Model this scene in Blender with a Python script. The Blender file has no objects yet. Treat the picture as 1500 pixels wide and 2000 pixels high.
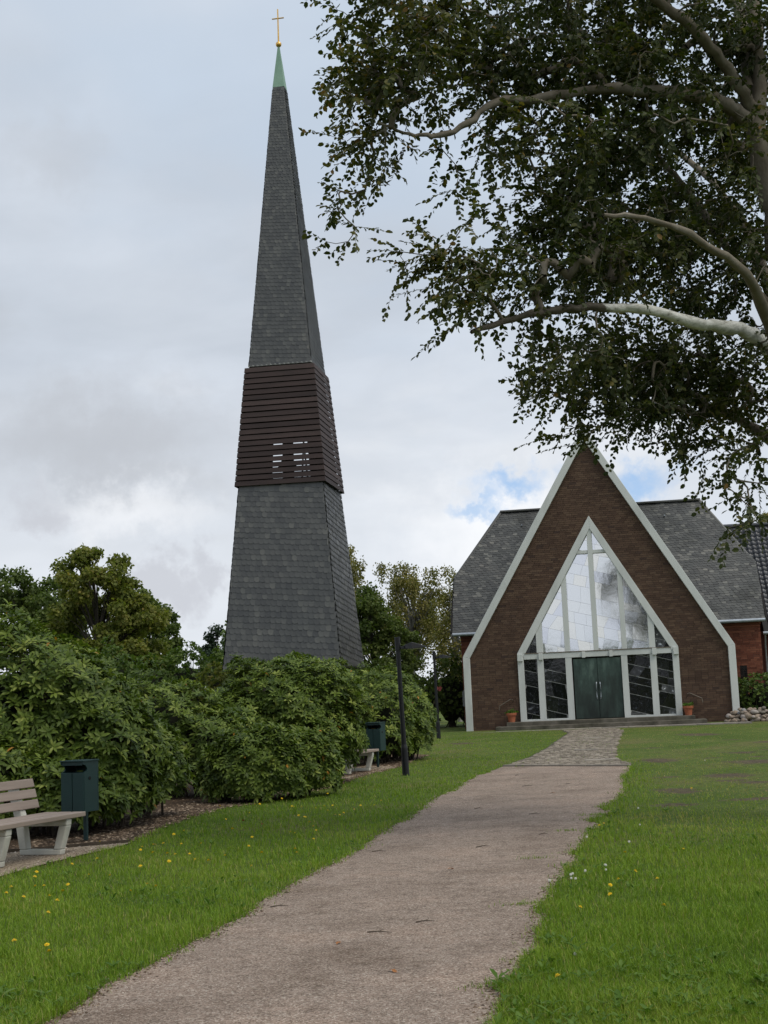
import bpy, math, random
import numpy as np
from mathutils import Vector, Matrix

random.seed(7)
RNG = np.random.default_rng(11)
scene = bpy.context.scene
COL = scene.collection

# ------------------------------------------------------------------ camera
EYE = 1.7
PITCH = math.atan(363 / 2700)
ROLL = math.atan(0.043)
cam_d = bpy.data.cameras.new('camera')
cam = bpy.data.objects.new('camera', cam_d)
COL.objects.link(cam)
cam_d.sensor_fit = 'VERTICAL'
cam_d.sensor_height = 36
cam_d.sensor_width = 27
cam_d.lens = 36 * 2700 / 2000
cam_d.clip_start = 0.1
cam_d.clip_end = 2000
fw = Vector((0, math.cos(PITCH), math.sin(PITCH)))
up0 = Vector((0, -math.sin(PITCH), math.cos(PITCH)))
rt0 = Vector((1, 0, 0))
rt = rt0 * math.cos(ROLL) - up0 * math.sin(ROLL)
up = up0 * math.cos(ROLL) + rt0 * math.sin(ROLL)
m = Matrix((rt, up, -fw)).transposed().to_4x4()
m.translation = (0, 0, EYE)
cam.matrix_world = m
scene.camera = cam

# ------------------------------------------------------------------ sky and sun
SUN_DIR = Vector((0.45, -0.30, 0.84)).normalized()
world = bpy.data.worlds.new('World')
scene.world = world
world.use_nodes = True
wn, wl = world.node_tree.nodes, world.node_tree.links
wn.clear()


def wnode(t, **k):
    n = wn.new(t)
    for a, b in k.items():
        setattr(n, a, b)
    return n


def wmath(op, a, b=None, clamp=False):
    n = wnode('ShaderNodeMath', operation=op, use_clamp=clamp)
    for i, v in enumerate((a, b)):
        if v is None:
            continue
        if isinstance(v, (int, float)):
            n.inputs[i].default_value = v
        else:
            wl.new(v, n.inputs[i])
    return n.outputs[0]


def wramp(fac, stops):
    n = wnode('ShaderNodeValToRGB')
    n.color_ramp.interpolation = 'EASE'
    e = n.color_ramp.elements
    while len(e) < len(stops):
        e.new(0.5)
    for el, (p, c) in zip(e, stops):
        el.position = p
        el.color = (*c, 1) if isinstance(c, tuple) else (c, c, c, 1)
    wl.new(fac, n.inputs[0])
    return n.outputs[0]


def wmix(f, a, b, mode='MIX'):
    n = wnode('ShaderNodeMix', data_type='RGBA', blend_type=mode)
    for s, v in ((n.inputs[0], f), (n.inputs[6], a), (n.inputs[7], b)):
        if isinstance(v, (int, float)):
            s.default_value = v
        elif isinstance(v, tuple):
            s.default_value = (*v, 1)
        else:
            wl.new(v, s)
    return n.outputs[2]


tc = wnode('ShaderNodeTexCoord')
sep = wnode('ShaderNodeSeparateXYZ')
wl.new(tc.outputs['Generated'], sep.inputs[0])
zup = wmath('MAXIMUM', sep.outputs[2], 0.0)
den = wmath('ADD', zup, 0.22)
comb = wnode('ShaderNodeCombineXYZ')
wl.new(wmath('DIVIDE', sep.outputs[0], den), comb.inputs[0])
wl.new(wmath('DIVIDE', sep.outputs[1], den), comb.inputs[1])


def wnoise(scale, detail, rough, off, dist=0.0):
    mp = wnode('ShaderNodeMapping')
    mp.inputs['Location'].default_value = off
    wl.new(comb.outputs[0], mp.inputs['Vector'])
    n = wnode('ShaderNodeTexNoise')
    n.inputs['Scale'].default_value = scale
    n.inputs['Detail'].default_value = detail
    n.inputs['Roughness'].default_value = rough
    n.inputs['Distortion'].default_value = dist
    wl.new(mp.outputs[0], n.inputs['Vector'])
    return n.outputs['Fac']


def wspot(vec, width, edge=0.2, flat=1.0):
    """soft cloud patch round one direction of the sky, its edge torn by noise; flat > 1 lies it down"""
    sc_ = wnode('ShaderNodeVectorMath', operation='MULTIPLY')
    wl.new(warp, sc_.inputs[0])
    sc_.inputs[1].default_value = (1, 1, flat)
    d = wnode('ShaderNodeVectorMath', operation='DISTANCE')
    wl.new(sc_.outputs[0], d.inputs[0])
    d.inputs[1].default_value = (vec[0], vec[1], vec[2] * flat)
    mr = wnode('ShaderNodeMapRange', interpolation_type='SMOOTHSTEP')
    mr.inputs[1].default_value = width
    mr.inputs[2].default_value = width * edge
    wl.new(d.outputs['Value'], mr.inputs[0])
    return mr.outputs[0]


nz = wnode('ShaderNodeTexNoise')
nz.inputs['Scale'].default_value = 26
nz.inputs['Detail'].default_value = 5
nz.inputs['Roughness'].default_value = 0.62
wl.new(tc.outputs['Generated'], nz.inputs['Vector'])
vsub = wnode('ShaderNodeVectorMath', operation='SUBTRACT')
wl.new(nz.outputs['Color'], vsub.inputs[0])
vsub.inputs[1].default_value = (.5, .5, .5)
vsc = wnode('ShaderNodeVectorMath', operation='SCALE')
wl.new(vsub.outputs[0], vsc.inputs[0])
vsc.inputs['Scale'].default_value = 0.085
vad = wnode('ShaderNodeVectorMath', operation='ADD')
wl.new(vsc.outputs[0], vad.inputs[0])
wl.new(tc.outputs['Generated'], vad.inputs[1])
warp = vad.outputs[0]

sky = wnode('ShaderNodeTexSky', sky_type='NISHITA')
sky.sun_disc = False
sky.sun_elevation = math.asin(SUN_DIR.z)
sky.sun_rotation = math.atan2(SUN_DIR.x, SUN_DIR.y)
sky.air_density = 1.0
sky.dust_density = 1.5
n1 = wnoise(1.2, 6, 0.52, (3.1, 1.7, 0.4), 0.2)
n2 = wnoise(0.8, 5, 0.55, (8.2, 4.4, 2.0))
n3 = wnoise(3.0, 6, 0.55, (1.3, 6.1, 0.9), 0.3)
cloud = wramp(n1, [(0.32, (4.2, 4.5, 4.95)), (0.45, (4.75, 5.2, 5.85)), (0.55, (5.15, 5.6, 6.25)), (0.68, (6.2, 6.5, 6.95))])
cloud = wmix(1.0, cloud, wramp(n3, [(0.32, 0.95), (0.68, 1.05)]), 'MULTIPLY')
# higher haze thins to pale blue between the sheets
thin = wramp(n2, [(0.46, 0.0), (0.62, 0.62)])
col = wmix(thin, cloud, (4.25, 5.1, 6.2))
# brighter towards the horizon, where the cloud lies thinner
hz = wnode('ShaderNodeMapRange', interpolation_type='SMOOTHSTEP')
hz.inputs[1].default_value = 0.26
hz.inputs[2].default_value = 0.06
wl.new(sep.outputs[2], hz.inputs[0])
col = wmix(wmath('MULTIPLY', hz.outputs[0], 0.6), col, (6.9, 7.15, 7.5))


def patch(c, *spots):
    """lay cloud colour c over the sky in the given patches"""
    global col
    f = None
    for vec, w_, e_, fl, amt in spots:
        s_ = wmath('MULTIPLY', wspot(vec, w_, e_, fl), amt)
        f = s_ if f is None else wmath('MAXIMUM', f, s_)
    col = wmix(f, col, c)


# grey sheet at left, bright bank over the hall, blue strips, small grey puffs
patch((4.1, 4.3, 4.65), ((-0.20, 0.962, 0.190), 0.15, 0.1, 2.4, 0.75), ((-0.21, 0.90, 0.372), 0.05, 0.1, 1.5, 0.35))
patch((8.2, 8.3, 8.5), ((0.085, 0.988, 0.116), 0.11, 0.05, 1.7, 0.75), ((-0.18, 0.973, 0.140), 0.09, 0.05, 3.0, 0.5))
bl = wmix(0.6, sky.outputs[0], (2.9, 4.9, 8.2))
patch(bl, ((0.092, 0.985, 0.146), 0.050, 0.05, 3.0, 0.85), ((0.062, 0.988, 0.136), 0.042, 0.05, 3.6, 0.7), ((0.180, 0.972, 0.150), 0.055, 0.05, 2.6, 0.85))
patch((4.5, 4.65, 5.1), ((-0.246, 0.960, 0.139), 0.040, 0.15, 1.8, 0.7), ((-0.160, 0.983, 0.082), 0.044, 0.45, 1.3, 0.7), ((-0.128, 0.987, 0.098), 0.022, 0.3, 1.0, 0.65))
bg = wnode('ShaderNodeBackground')
bg.inputs['Strength'].default_value = 0.085
wl.new(col, bg.inputs['Color'])
wo = wnode('ShaderNodeOutputWorld')
wl.new(bg.outputs[0], wo.inputs['Surface'])

sun_d = bpy.data.lights.new('sun', 'SUN')
sun_d.energy = 1.5
sun_d.angle = math.radians(35)
sun_d.color = (1, 0.93, 0.82)
sun = bpy.data.objects.new('sun', sun_d)
COL.objects.link(sun)
sun.location = SUN_DIR * 60
sun.rotation_euler = SUN_DIR.to_track_quat('Z', 'Y').to_euler()
vs = scene.view_settings
vs.view_transform = 'Standard'
vs.look = 'None'
vs.exposure = 0.56
vs.gamma = 1
vs.use_curve_mapping = False
scene.cycles.max_bounces = 5
scene.cycles.diffuse_bounces = 2
scene.cycles.glossy_bounces = 3
scene.cycles.transmission_bounces = 3
scene.cycles.transparent_max_bounces = 4
scene.cycles.use_denoising = True

# ------------------------------------------------------------------ helpers
def tag(o, label=None, cat=None, group=None, kind=None):
    for k, v in (('label', label), ('category', cat), ('group', group), ('kind', kind)):
        if v:
            o[k] = v
    return o


def empty(name, loc=(0, 0, 0), rz=0.0):
    o = bpy.data.objects.new(name, None)
    o.location = loc
    o.rotation_euler = (0, 0, rz)
    o.empty_display_size = 0.2
    COL.objects.link(o)
    return o


def link(name, me, mat, parent=None):
    o = bpy.data.objects.new(name, me)
    COL.objects.link(o)
    if mat is not None and not me.materials:
        for q in (mat if isinstance(mat, (list, tuple)) else [mat]):
            me.materials.append(q)
    if parent is not None:
        o.parent = parent
    return o


def mesh_np(name, V, F, mat, parent=None, smooth=False, tint=None):
    """fast mesh from arrays; F is (m, k)"""
    V = np.ascontiguousarray(V, dtype=np.float32)
    F = np.ascontiguousarray(F, dtype=np.int32)
    mcount, k = F.shape
    me = bpy.data.meshes.new(name)
    me.vertices.add(len(V))
    me.vertices.foreach_set('co', V.ravel())
    me.loops.add(mcount * k)
    me.loops.foreach_set('vertex_index', F.ravel())
    me.polygons.add(mcount)
    me.polygons.foreach_set('loop_start', np.arange(0, mcount * k, k, dtype=np.int32))
    me.polygons.foreach_set('loop_total', np.full(mcount, k, dtype=np.int32))
    me.polygons.foreach_set('use_smooth', np.full(mcount, smooth, dtype=bool))
    me.update(calc_edges=True)
    if tint is not None:
        at = me.attributes.new('tint', 'FLOAT', 'POINT')
        at.data.foreach_set('value', np.ascontiguousarray(tint, dtype=np.float32))
    me.validate()
    return link(name, me, mat, parent)


class MB:
    def __init__(self):
        self.v, self.f = [], []

    def add(self, vs, fs):
        b = len(self.v)
        self.v += [tuple(p) for p in vs]
        self.f += [tuple(i + b for i in f) for f in fs]
        return self

    def box(self, c, s, M=None):
        x, y, z = s[0] / 2, s[1] / 2, s[2] / 2
        vs = [Vector((a * x, b * y, d * z)) for d in (-1, 1) for b in (-1, 1) for a in (-1, 1)]
        if M is not None:
            vs = [M @ p for p in vs]
        vs = [p + Vector(c) for p in vs]
        return self.add(vs, [(0, 2, 3, 1), (4, 5, 7, 6), (0, 1, 5, 4), (2, 6, 7, 3), (0, 4, 6, 2), (1, 3, 7, 5)])

    def prism(self, poly, y0, y1):
        """polygon in x,z extruded along y (y0 towards the viewer)"""
        a = sum(poly[i][0] * poly[(i + 1) % len(poly)][1] - poly[(i + 1) % len(poly)][0] * poly[i][1] for i in range(len(poly)))
        if a < 0:
            poly = poly[::-1]
        n = len(poly)
        vs = [(x, y0, z) for x, z in poly] + [(x, y1, z) for x, z in poly]
        fs = [tuple(range(n)), tuple(range(2 * n - 1, n - 1, -1))]
        fs += [(i, i + n, (i + 1) % n + n, (i + 1) % n) for i in range(n)]
        return self.add(vs, fs)

    def slab(self, poly, z0, z1):
        a = sum(poly[i][0] * poly[(i + 1) % len(poly)][1] - poly[(i + 1) % len(poly)][0] * poly[i][1] for i in range(len(poly)))
        if a < 0:
            poly = poly[::-1]
        n = len(poly)
        vs = [(x, y, z0) for x, y in poly] + [(x, y, z1) for x, y in poly]
        fs = [tuple(range(n - 1, -1, -1)), tuple(range(n, 2 * n))]
        fs += [(i, (i + 1) % n, (i + 1) % n + n, i + n) for i in range(n)]
        return self.add(vs, fs)

    def tube(self, pts, rad, n=8):
        V, F = tube_np(pts, rad, n)
        b = len(self.v)
        self.v += [tuple(p) for p in V]
        self.f += [tuple(int(i) + b for i in f) for f in F]
        m_ = len(pts)
        self.f.append(tuple(b + i for i in range(n - 1, -1, -1)))
        self.f.append(tuple(b + (m_ - 1) * n + i for i in range(n)))
        return self

    def lathe(self, prof, n=20, c=(0, 0, 0)):
        b = len(self.v)
        for r, z in prof:
            for i in range(n):
                a = 2 * math.pi * i / n
                self.v.append((c[0] + r * math.cos(a), c[1] + r * math.sin(a), c[2] + z))
        for j in range(len(prof) - 1):
            for i in range(n):
                k = (i + 1) % n
                self.f.append((b + j * n + i, b + j * n + k, b + (j + 1) * n + k, b + (j + 1) * n + i))
        self.f.append(tuple(b + i for i in range(n - 1, -1, -1)))
        self.f.append(tuple(b + (len(prof) - 1) * n + i for i in range(n)))
        return self

    def mesh(self, name):
        me = bpy.data.meshes.new(name)
        me.from_pydata(self.v, [], self.f)
        me.validate()
        return me

    def build(self, name, mat, parent=None, bevel=0.0, smooth=False):
        me = self.mesh(name)
        o = link(name, me, mat, parent)
        if smooth:
            for p in me.polygons:
                p.use_smooth = True
            try:
                me.set_sharp_from_angle(angle=math.radians(40))
            except Exception:
                pass
        if bevel:
            b = o.modifiers.new('bevel', 'BEVEL')
            b.width = bevel
            b.segments = 2
            b.limit_method = 'ANGLE'
            b.angle_limit = math.radians(40)
        return o


def tube_np(pts, rad, n=6):
    P = np.asarray(pts, float)
    R = np.asarray(rad, float) * np.ones(len(P))
    T = np.gradient(P, axis=0)
    T /= np.linalg.norm(T, axis=1)[:, None] + 1e-9
    ref = np.array([0.0, 0, 1]) if abs(T[0][2]) < 0.9 else np.array([1.0, 0, 0])
    U = np.cross(T, ref)
    U /= np.linalg.norm(U, axis=1)[:, None] + 1e-9
    W = np.cross(T, U)
    a = np.arange(n) * 2 * math.pi / n
    V = P[:, None] + R[:, None, None] * (np.cos(a)[None, :, None] * U[:, None] + np.sin(a)[None, :, None] * W[:, None])
    F = []
    for j in range(len(P) - 1):
        for i in range(n):
            k = (i + 1) % n
            F.append((j * n + i, j * n + k, (j + 1) * n + k, (j + 1) * n + i))
    return V.reshape(-1, 3), np.array(F, dtype=np.int32)


def join(parts):
    Vs, Fs, b = [], [], 0
    for V, F in parts:
        Vs.append(V)
        Fs.append(np.asarray(F) + b)
        b += len(V)
    return np.concatenate(Vs), np.concatenate(Fs)


def unit(a):
    return a / (np.linalg.norm(a, axis=-1, keepdims=True) + 1e-9)


# leaf templates: (along, across, lift), triangles
T_BEECH = (np.array([(0, 0, 0), (.22, -.28, .07), (.66, -.32, .06), (1, 0, -.12), (.66, .32, .06), (.22, .28, .07)]), np.array([(0, 2, 1), (0, 3, 2), (0, 4, 3), (0, 5, 4)]))
T_QUAD = (np.array([(0, 0, 0), (.5, -.42, .08), (1, 0, 0), (.5, .42, .08)]), np.array([(0, 2, 1), (0, 3, 2)]))
T_RHODO = (np.array([(0, 0, 0), (.42, 0, .03), (.42, -.16, .07), (.42, .16, .07), (.78, 0, -.03), (.78, -.13, .01), (.78, .13, .01), (1, 0, -.12)]),
           np.array([(0, 1, 2), (0, 3, 1), (2, 1, 4), (2, 4, 5), (1, 3, 6), (1, 6, 4), (5, 4, 7), (4, 6, 7)]))


def leaf_mesh(name, P, D, N, L, tpl, mat, parent=None, tint=None, wscale=1.0):
    t, F = tpl
    D = unit(D)
    B = unit(np.cross(N, D))
    N = np.cross(D, B)
    k = len(t)
    L = np.asarray(L)[:, None]
    V = P[:, None] + (L * t[None, :, 0])[..., None] * D[:, None] + (L * t[None, :, 1] * wscale)[..., None] * B[:, None] + (L * t[None, :, 2])[..., None] * N[:, None]
    FF = (F[None] + (np.arange(len(P)) * k)[:, None, None]).reshape(-1, 3)
    tt = None if tint is None else np.repeat(tint, k)
    return mesh_np(name, V.reshape(-1, 3), FF, mat, parent, smooth=True, tint=tt)


# ------------------------------------------------------------------ materials
def newmat(name):
    mt = bpy.data.materials.new(name)
    mt.use_nodes = True
    return mt, mt.node_tree.nodes, mt.node_tree.links, mt.node_tree.nodes['Principled BSDF']


def nramp(nd, lk, fac, stops):
    n = nd.new('ShaderNodeValToRGB')
    e = n.color_ramp.elements
    while len(e) < len(stops):
        e.new(0.5)
    for el, (p, c) in zip(e, stops):
        el.position = p
        el.color = (*c, 1)
    lk.new(fac, n.inputs[0])
    return n.outputs[0]


def nnoise(nd, lk, vec, scale, detail=4, rough=0.6, typ='ShaderNodeTexNoise'):
    n = nd.new(typ)
    n.inputs['Scale'].default_value = scale
    if typ == 'ShaderNodeTexNoise':
        n.inputs['Detail'].default_value = detail
        n.inputs['Roughness'].default_value = rough
    lk.new(vec, n.inputs['Vector'])
    return n


def nmix(nd, lk, f, a, b, mode='MIX'):
    n = nd.new('ShaderNodeMix')
    n.data_type = 'RGBA'
    n.blend_type = mode
    for s, v in ((n.inputs[0], f), (n.inputs[6], a), (n.inputs[7], b)):
        if isinstance(v, (int, float)):
            s.default_value = v
        elif isinstance(v, tuple):
            s.default_value = (*v, 1)
        else:
            lk.new(v, s)
    return n.outputs[2]


def nbump(nd, lk, h, strength, dist, bs):
    b = nd.new('ShaderNodeBump')
    b.inputs['Strength'].default_value = strength
    b.inputs['Distance'].default_value = dist
    lk.new(h, b.inputs['Height'])
    lk.new(b.outputs[0], bs.inputs['Normal'])
    return b


def M(name, stops, scale=3.0, rough=0.7, bump=0.0, spec=0.3, island=None, metal=0.0, stretch=(1, 1, 1), detail=5, fine=None, world=False):
    """mottled surface; island = stops for a colour per separate piece"""
    mt, nd, lk, bs = newmat(name)
    tc_ = nd.new('ShaderNodeTexCoord')
    mp = nd.new('ShaderNodeMapping')
    mp.inputs['Scale'].default_value = stretch
    lk.new(nd.new('ShaderNodeNewGeometry').outputs['Position'] if world else tc_.outputs['Object'], mp.inputs[0])
    nz_ = nnoise(nd, lk, mp.outputs[0], scale, detail)
    c = nramp(nd, lk, nz_.outputs['Fac'], stops)
    if island:
        ge = nd.new('ShaderNodeNewGeometry')
        oi = nd.new('ShaderNodeObjectInfo')
        ad = nd.new('ShaderNodeMath')
        ad.operation = 'ADD'
        lk.new(ge.outputs['Random Per Island'], ad.inputs[0])
        lk.new(oi.outputs['Random'], ad.inputs[1])
        fr = nd.new('ShaderNodeMath')
        fr.operation = 'FRACT'
        lk.new(ad.outputs[0], fr.inputs[0])
        ci = nramp(nd, lk, fr.outputs[0], island)
        c = nmix(nd, lk, 1.0, c, ci, 'MULTIPLY')
    lk.new(c, bs.inputs['Base Color'])
    bs.inputs['Roughness'].default_value = rough
    bs.inputs['Metallic'].default_value = metal
    bs.inputs['Specular IOR Level'].default_value = spec
    if bump:
        nf = nnoise(nd, lk, mp.outputs[0], fine or scale * 6, 4)
        nbump(nd, lk, nf.outputs['Fac'], 0.6, bump, bs)
    return mt


def foliage(name, stops, rough=0.5, trans=0.25, spec=0.35, tcol=None):
    """leaf colour chosen per leaf by its stored tint"""
    mt, nd, lk, bs = newmat(name)
    a = nd.new('ShaderNodeAttribute')
    a.attribute_name = 'tint'
    c = nramp(nd, lk, a.outputs['Fac'], stops)
    lk.new(c, bs.inputs['Base Color'])
    bs.inputs['Roughness'].default_value = rough
    bs.inputs['Specular IOR Level'].default_value = spec
    if trans:
        tr = nd.new('ShaderNodeBsdfTranslucent')
        tint_ = nmix(nd, lk, 1.0, c, tcol or (1.5, 1.7, .7), 'MULTIPLY')
        lk.new(tint_, tr.inputs['Color'])
        ms = nd.new('ShaderNodeMixShader')
        ms.inputs[0].default_value = trans
        lk.new(bs.outputs[0], ms.inputs[1])
        lk.new(tr.outputs[0], ms.inputs[2])
        out = [n for n in nd if n.type == 'OUTPUT_MATERIAL'][0]
        lk.new(ms.outputs[0], out.inputs['Surface'])
    return mt


MT = {}
MT['brick'] = M('brown_brick', [(.3, (.80, .80, .80)), (.7, (1.05, 1.03, 1.0))], 0.7, .85, .002, .2, fine=40,
                island=[(0, (.074, .046, .034)), (.35, (.096, .060, .043)), (.7, (.110, .070, .049)), (.93, (.130, .086, .060)), (1, (.060, .039, .033))])
MT['mortar'] = M('dark_mortar', [(.3, (.060, .048, .040)), (.7, (.10, .082, .070))], 4, .95)
MT['red_brick'] = M('red_brick', [(.3, (.80, .78, .78)), (.7, (1.1, 1.05, 1.0))], 0.8, .85, .002, .2, fine=40,
                    island=[(0, (.115, .042, .028)), (.5, (.185, .068, .043)), (.9, (.235, .095, .058)), (1, (.09, .040, .032))])
MT['red_mortar'] = M('red_wall_mortar', [(.3, (.13, .075, .055)), (.7, (.19, .12, .09))], 4, .95)
MT['white'] = M('white_painted_concrete', [(.25, (.45, .47, .45)), (.5, (.56, .585, .565)), (.8, (.62, .64, .62))], 1.6, .6, .002, .3, stretch=(1, 1, .35))
MT['slate'] = M('grey_slate', [(.3, (.82, .84, .84)), (.7, (1.12, 1.1, 1.06))], 0.45, .38, .002, .5, fine=30, world=True,
                island=[(0, (.049, .051, .053)), (.4, (.064, .066, .066)), (.8, (.077, .079, .078)), (.97, (.104, .105, .099)), (1, (.044, .046, .050))])
MT['roof_slate'] = M('weathered_roof_slate', [(.34, (.55, .56, .52)), (.5, (.95, .96, .94)), (.7, (1.2, 1.15, 1.1))], 0.55, .55, .003, .4, fine=30, world=True,
                     island=[(0, (.038, .040, .041)), (.5, (.056, .059, .059)), (.85, (.078, .080, .078)), (1, (.14, .14, .13))])
MT['roof_back'] = M('roof_boarding', [(.3, (.02, .021, .022)), (.7, (.035, .036, .036))], 3, .9)
MT['tile'] = M('dark_glazed_pantile', [(.3, (.85, .85, .85)), (.7, (1.1, 1.1, 1.1))], 2, .35, .002, .5,
               island=[(0, (.035, .038, .046)), (1, (.062, .066, .076))])
MT['slat'] = M('brown_stained_board', [(.3, (.75, .75, .75)), (.7, (1.15, 1.1, 1.08))], 5, .7, .002, .3, stretch=(.2, 1, 1),
               island=[(0, (.030, .020, .019)), (.6, (.043, .029, .027)), (1, (.058, .040, .037))])
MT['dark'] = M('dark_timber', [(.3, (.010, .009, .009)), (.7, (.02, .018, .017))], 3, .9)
MT['copper'] = M('green_copper', [(.3, (.17, .29, .22)), (.7, (.23, .36, .28))], 2, .6, .001, .3)
MT['gold'] = M('gilded_metal', [(.3, (.62, .36, .10)), (.7, (.85, .55, .18))], 6, .35, 0, .5, metal=.9)
MT['zinc'] = M('zinc_gutter', [(.3, (.30, .34, .38)), (.7, (.42, .46, .50))], 3, .45, 0, .4, metal=.5)
MT['concrete'] = M('pale_cast_concrete', [(.3, (.42, .42, .37)), (.7, (.58, .57, .51))], 5, .85, .003, .2)
MT['wood'] = M('weathered_brown_slat', [(.3, (.22, .175, .145)), (.7, (.32, .26, .22))], 5, .6, .002, .3, stretch=(.15, 2, 2))
MT['bin'] = M('dark_green_painted_steel', [(.3, (.003, .022, .021)), (.7, (.005, .032, .030))], 3, .5, 0, .4)
MT['black'] = M('black_painted_steel', [(.3, (.005, .0055, .007)), (.7, (.009, .010, .012))], 3, .42, 0, .35)
MT['lens'] = M('milky_lamp_glass', [(.3, (.45, .46, .46)), (.7, (.55, .56, .56))], 3, .3)
MT['terracotta'] = M('terracotta', [(.3, (.30, .092, .045)), (.7, (.42, .15, .08))], 6, .8, .002, .2)
MT['step'] = M('mossy_stone_step', [(.3, (.050, .048, .036)), (.5, (.10, .092, .072)), (.75, (.17, .155, .13))], 2.2, .9, .006, .2)
MT['paver'] = M('pale_paver', [(.3, (.19, .175, .15)), (.7, (.30, .275, .24))], 4, .9, .004, .2, island=[(0, (.8, .8, .8)), (1, (1.1, 1.08, 1.05))])
MT['sett'] = M('grey_sett', [(.3, (.8, .8, .8)), (.7, (1.1, 1.1, 1.1))], 1.5, .85, .004, .25, island=[(0, (.15, .128, .10)), (.6, (.25, .215, .17)), (1, (.40, .35, .285))])
MT['sett_joint'] = M('mossy_joint', [(.35, (.06, .056, .045)), (.55, (.075, .075, .04)), (.75, (.06, .085, .03))], 1.4, .95, .004)
MT['stone'] = M('field_stone', [(.3, (.8, .8, .8)), (.7, (1.15, 1.1, 1.05))], 7, .85, .006, .2,
                island=[(0, (.15, .14, .12)), (.25, (.30, .25, .20)), (.5, (.22, .18, .14)), (.75, (.38, .31, .26)), (1, (.26, .27, .28))])
MT['bark'] = M('beech_bark', [(.25, (.085, .072, .055)), (.42, (.14, .12, .09)), (.6, (.19, .17, .135)), (.75, (.27, .25, .21))], 4, .9, .012, .2, stretch=(1, 1, .6), fine=26)
mt, nd, lk, bs = newmat('half_stripped_limb')
tc_ = nd.new('ShaderNodeTexCoord')
sx = nd.new('ShaderNodeSeparateXYZ')
lk.new(tc_.outputs['Object'], sx.inputs[0])
mp = nd.new('ShaderNodeMapping')
mp.inputs['Scale'].default_value = (.5, 1, 1)
lk.new(tc_.outputs['Object'], mp.inputs[0])
na = nnoise(nd, lk, mp.outputs[0], 5, 5, .65)
nb = nnoise(nd, lk, mp.outputs[0], 16, 5, .7)
pale = nramp(nd, lk, nb.outputs['Fac'], [(.30, (.13, .12, .09)), (.40, (.42, .42, .37)), (.55, (.60, .60, .55)), (.75, (.70, .70, .66))])
dk = nramp(nd, lk, nb.outputs['Fac'], [(.3, (.055, .045, .034)), (.7, (.13, .11, .082))])
mr = nd.new('ShaderNodeMapRange')
mr.inputs[1].default_value = -2.95
mr.inputs[2].default_value = -2.25
mr.inputs[3].default_value = -.35
mr.inputs[4].default_value = .35
lk.new(sx.outputs[0], mr.inputs[0])
ad = nd.new('ShaderNodeMath')
lk.new(na.outputs['Fac'], ad.inputs[0])
lk.new(mr.outputs[0], ad.inputs[1])
st_ = nramp(nd, lk, ad.outputs[0], [(.46, (0, 0, 0)), (.54, (1, 1, 1))])
lk.new(nmix(nd, lk, st_, dk, pale), bs.inputs['Base Color'])
bs.inputs['Roughness'].default_value = .85
nbump(nd, lk, nb.outputs['Fac'], .8, .02, bs)
MT['pale_bark'] = mt
MT['far_bark'] = M('far_bark', [(.3, (.03, .026, .02)), (.7, (.07, .06, .05))], 3, .9)
MT['birch_bark'] = M('birch_bark', [(.35, (.06, .055, .05)), (.6, (.38, .37, .34))], 2.5, .8)
MT['petal'] = M('yellow_petal', [(.3, (.75, .50, .01)), (.7, (.85, .62, .02))], 30, .6)
MT['clover'] = M('white_clover_head', [(.3, (.62, .62, .55)), (.7, (.75, .74, .68))], 30, .7)
MT['red_petal'] = M('red_brown_petal', [(.3, (.22, .03, .012)), (.7, (.34, .06, .02))], 30, .6)
MT['pink'] = M('pink_blossom', [(.3, (.55, .10, .10)), (.7, (.70, .22, .20))], 30, .6)
MT['stem'] = M('green_stem', [(.3, (.05, .10, .02)), (.7, (.08, .15, .03))], 10, .6)
MT['dead_leaf'] = M('dead_leaf', [(.3, (.22, .09, .03)), (.7, (.38, .17, .06))], 20, .8)
MT['twig'] = M('dry_twig', [(.3, (.045, .035, .026)), (.7, (.09, .07, .05))], 12, .9)
MT['grey_box'] = M('grey_plastic', [(.3, (.19, .20, .20)), (.7, (.24, .25, .25))], 4, .6)
MT['iron'] = M('weathered_handrail', [(.3, (.10, .085, .065)), (.7, (.18, .15, .12))], 6, .6, 0, .4)
MT['window_dark'] = M('dark_window_pane', [(.3, (.010, .011, .013)), (.7, (.02, .021, .024))], 3, .12, 0, .5)
MT['came'] = M('pale_lead_came', [(.3, (.40, .40, .38)), (.7, (.55, .55, .52))], 6, .5)
MT['inner_shade'] = M('painted_inner_shade', [(.3, (.010, .013, .006)), (.7, (.018, .02, .010))], 5, .95)  # near-black colour standing in for the shade inside shrubs
MT['beech_leaf'] = foliage('beech_leaf', [(0, (.022, .033, .010)), (.45, (.044, .057, .014)), (.75, (.094, .094, .023)), (.92, (.165, .130, .033)), (1, (.20, .115, .036))], .55, .27, .22)
MT['rhodo_leaf'] = foliage('rhododendron_leaf', [(0, (.036, .062, .010)), (.40, (.080, .122, .018)), (.75, (.150, .200, .034)), (.955, (.24, .28, .062)), (.97, (.34, .19, .03)), (1, (.40, .17, .03))], .45, .18, .18)
MT['shrub_leaf'] = foliage('shrub_leaf', [(0, (.050, .086, .020)), (.6, (.100, .150, .034)), (1, (.16, .21, .046))], .5, .30, .25)
MT['maple_leaf'] = foliage('maple_leaf', [(0, (.085, .110, .022)), (.5, (.150, .165, .038)), (.85, (.200, .190, .045)), (1, (.25, .19, .05))], .6, .36, .2)
MT['dark_leaf'] = foliage('dark_leaf', [(0, (.048, .074, .020)), (.6, (.094, .130, .034)), (1, (.15, .175, .046))], .6, .34, .2)
MT['birch_leaf'] = foliage('birch_leaf', [(0, (.10, .110, .028)), (.5, (.17, .16, .045)), (1, (.27, .22, .065))], .55, .3)
MT['needle'] = foliage('needle', [(0, (.014, .032, .016)), (1, (.035, .062, .028))], .6, .1)
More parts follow.
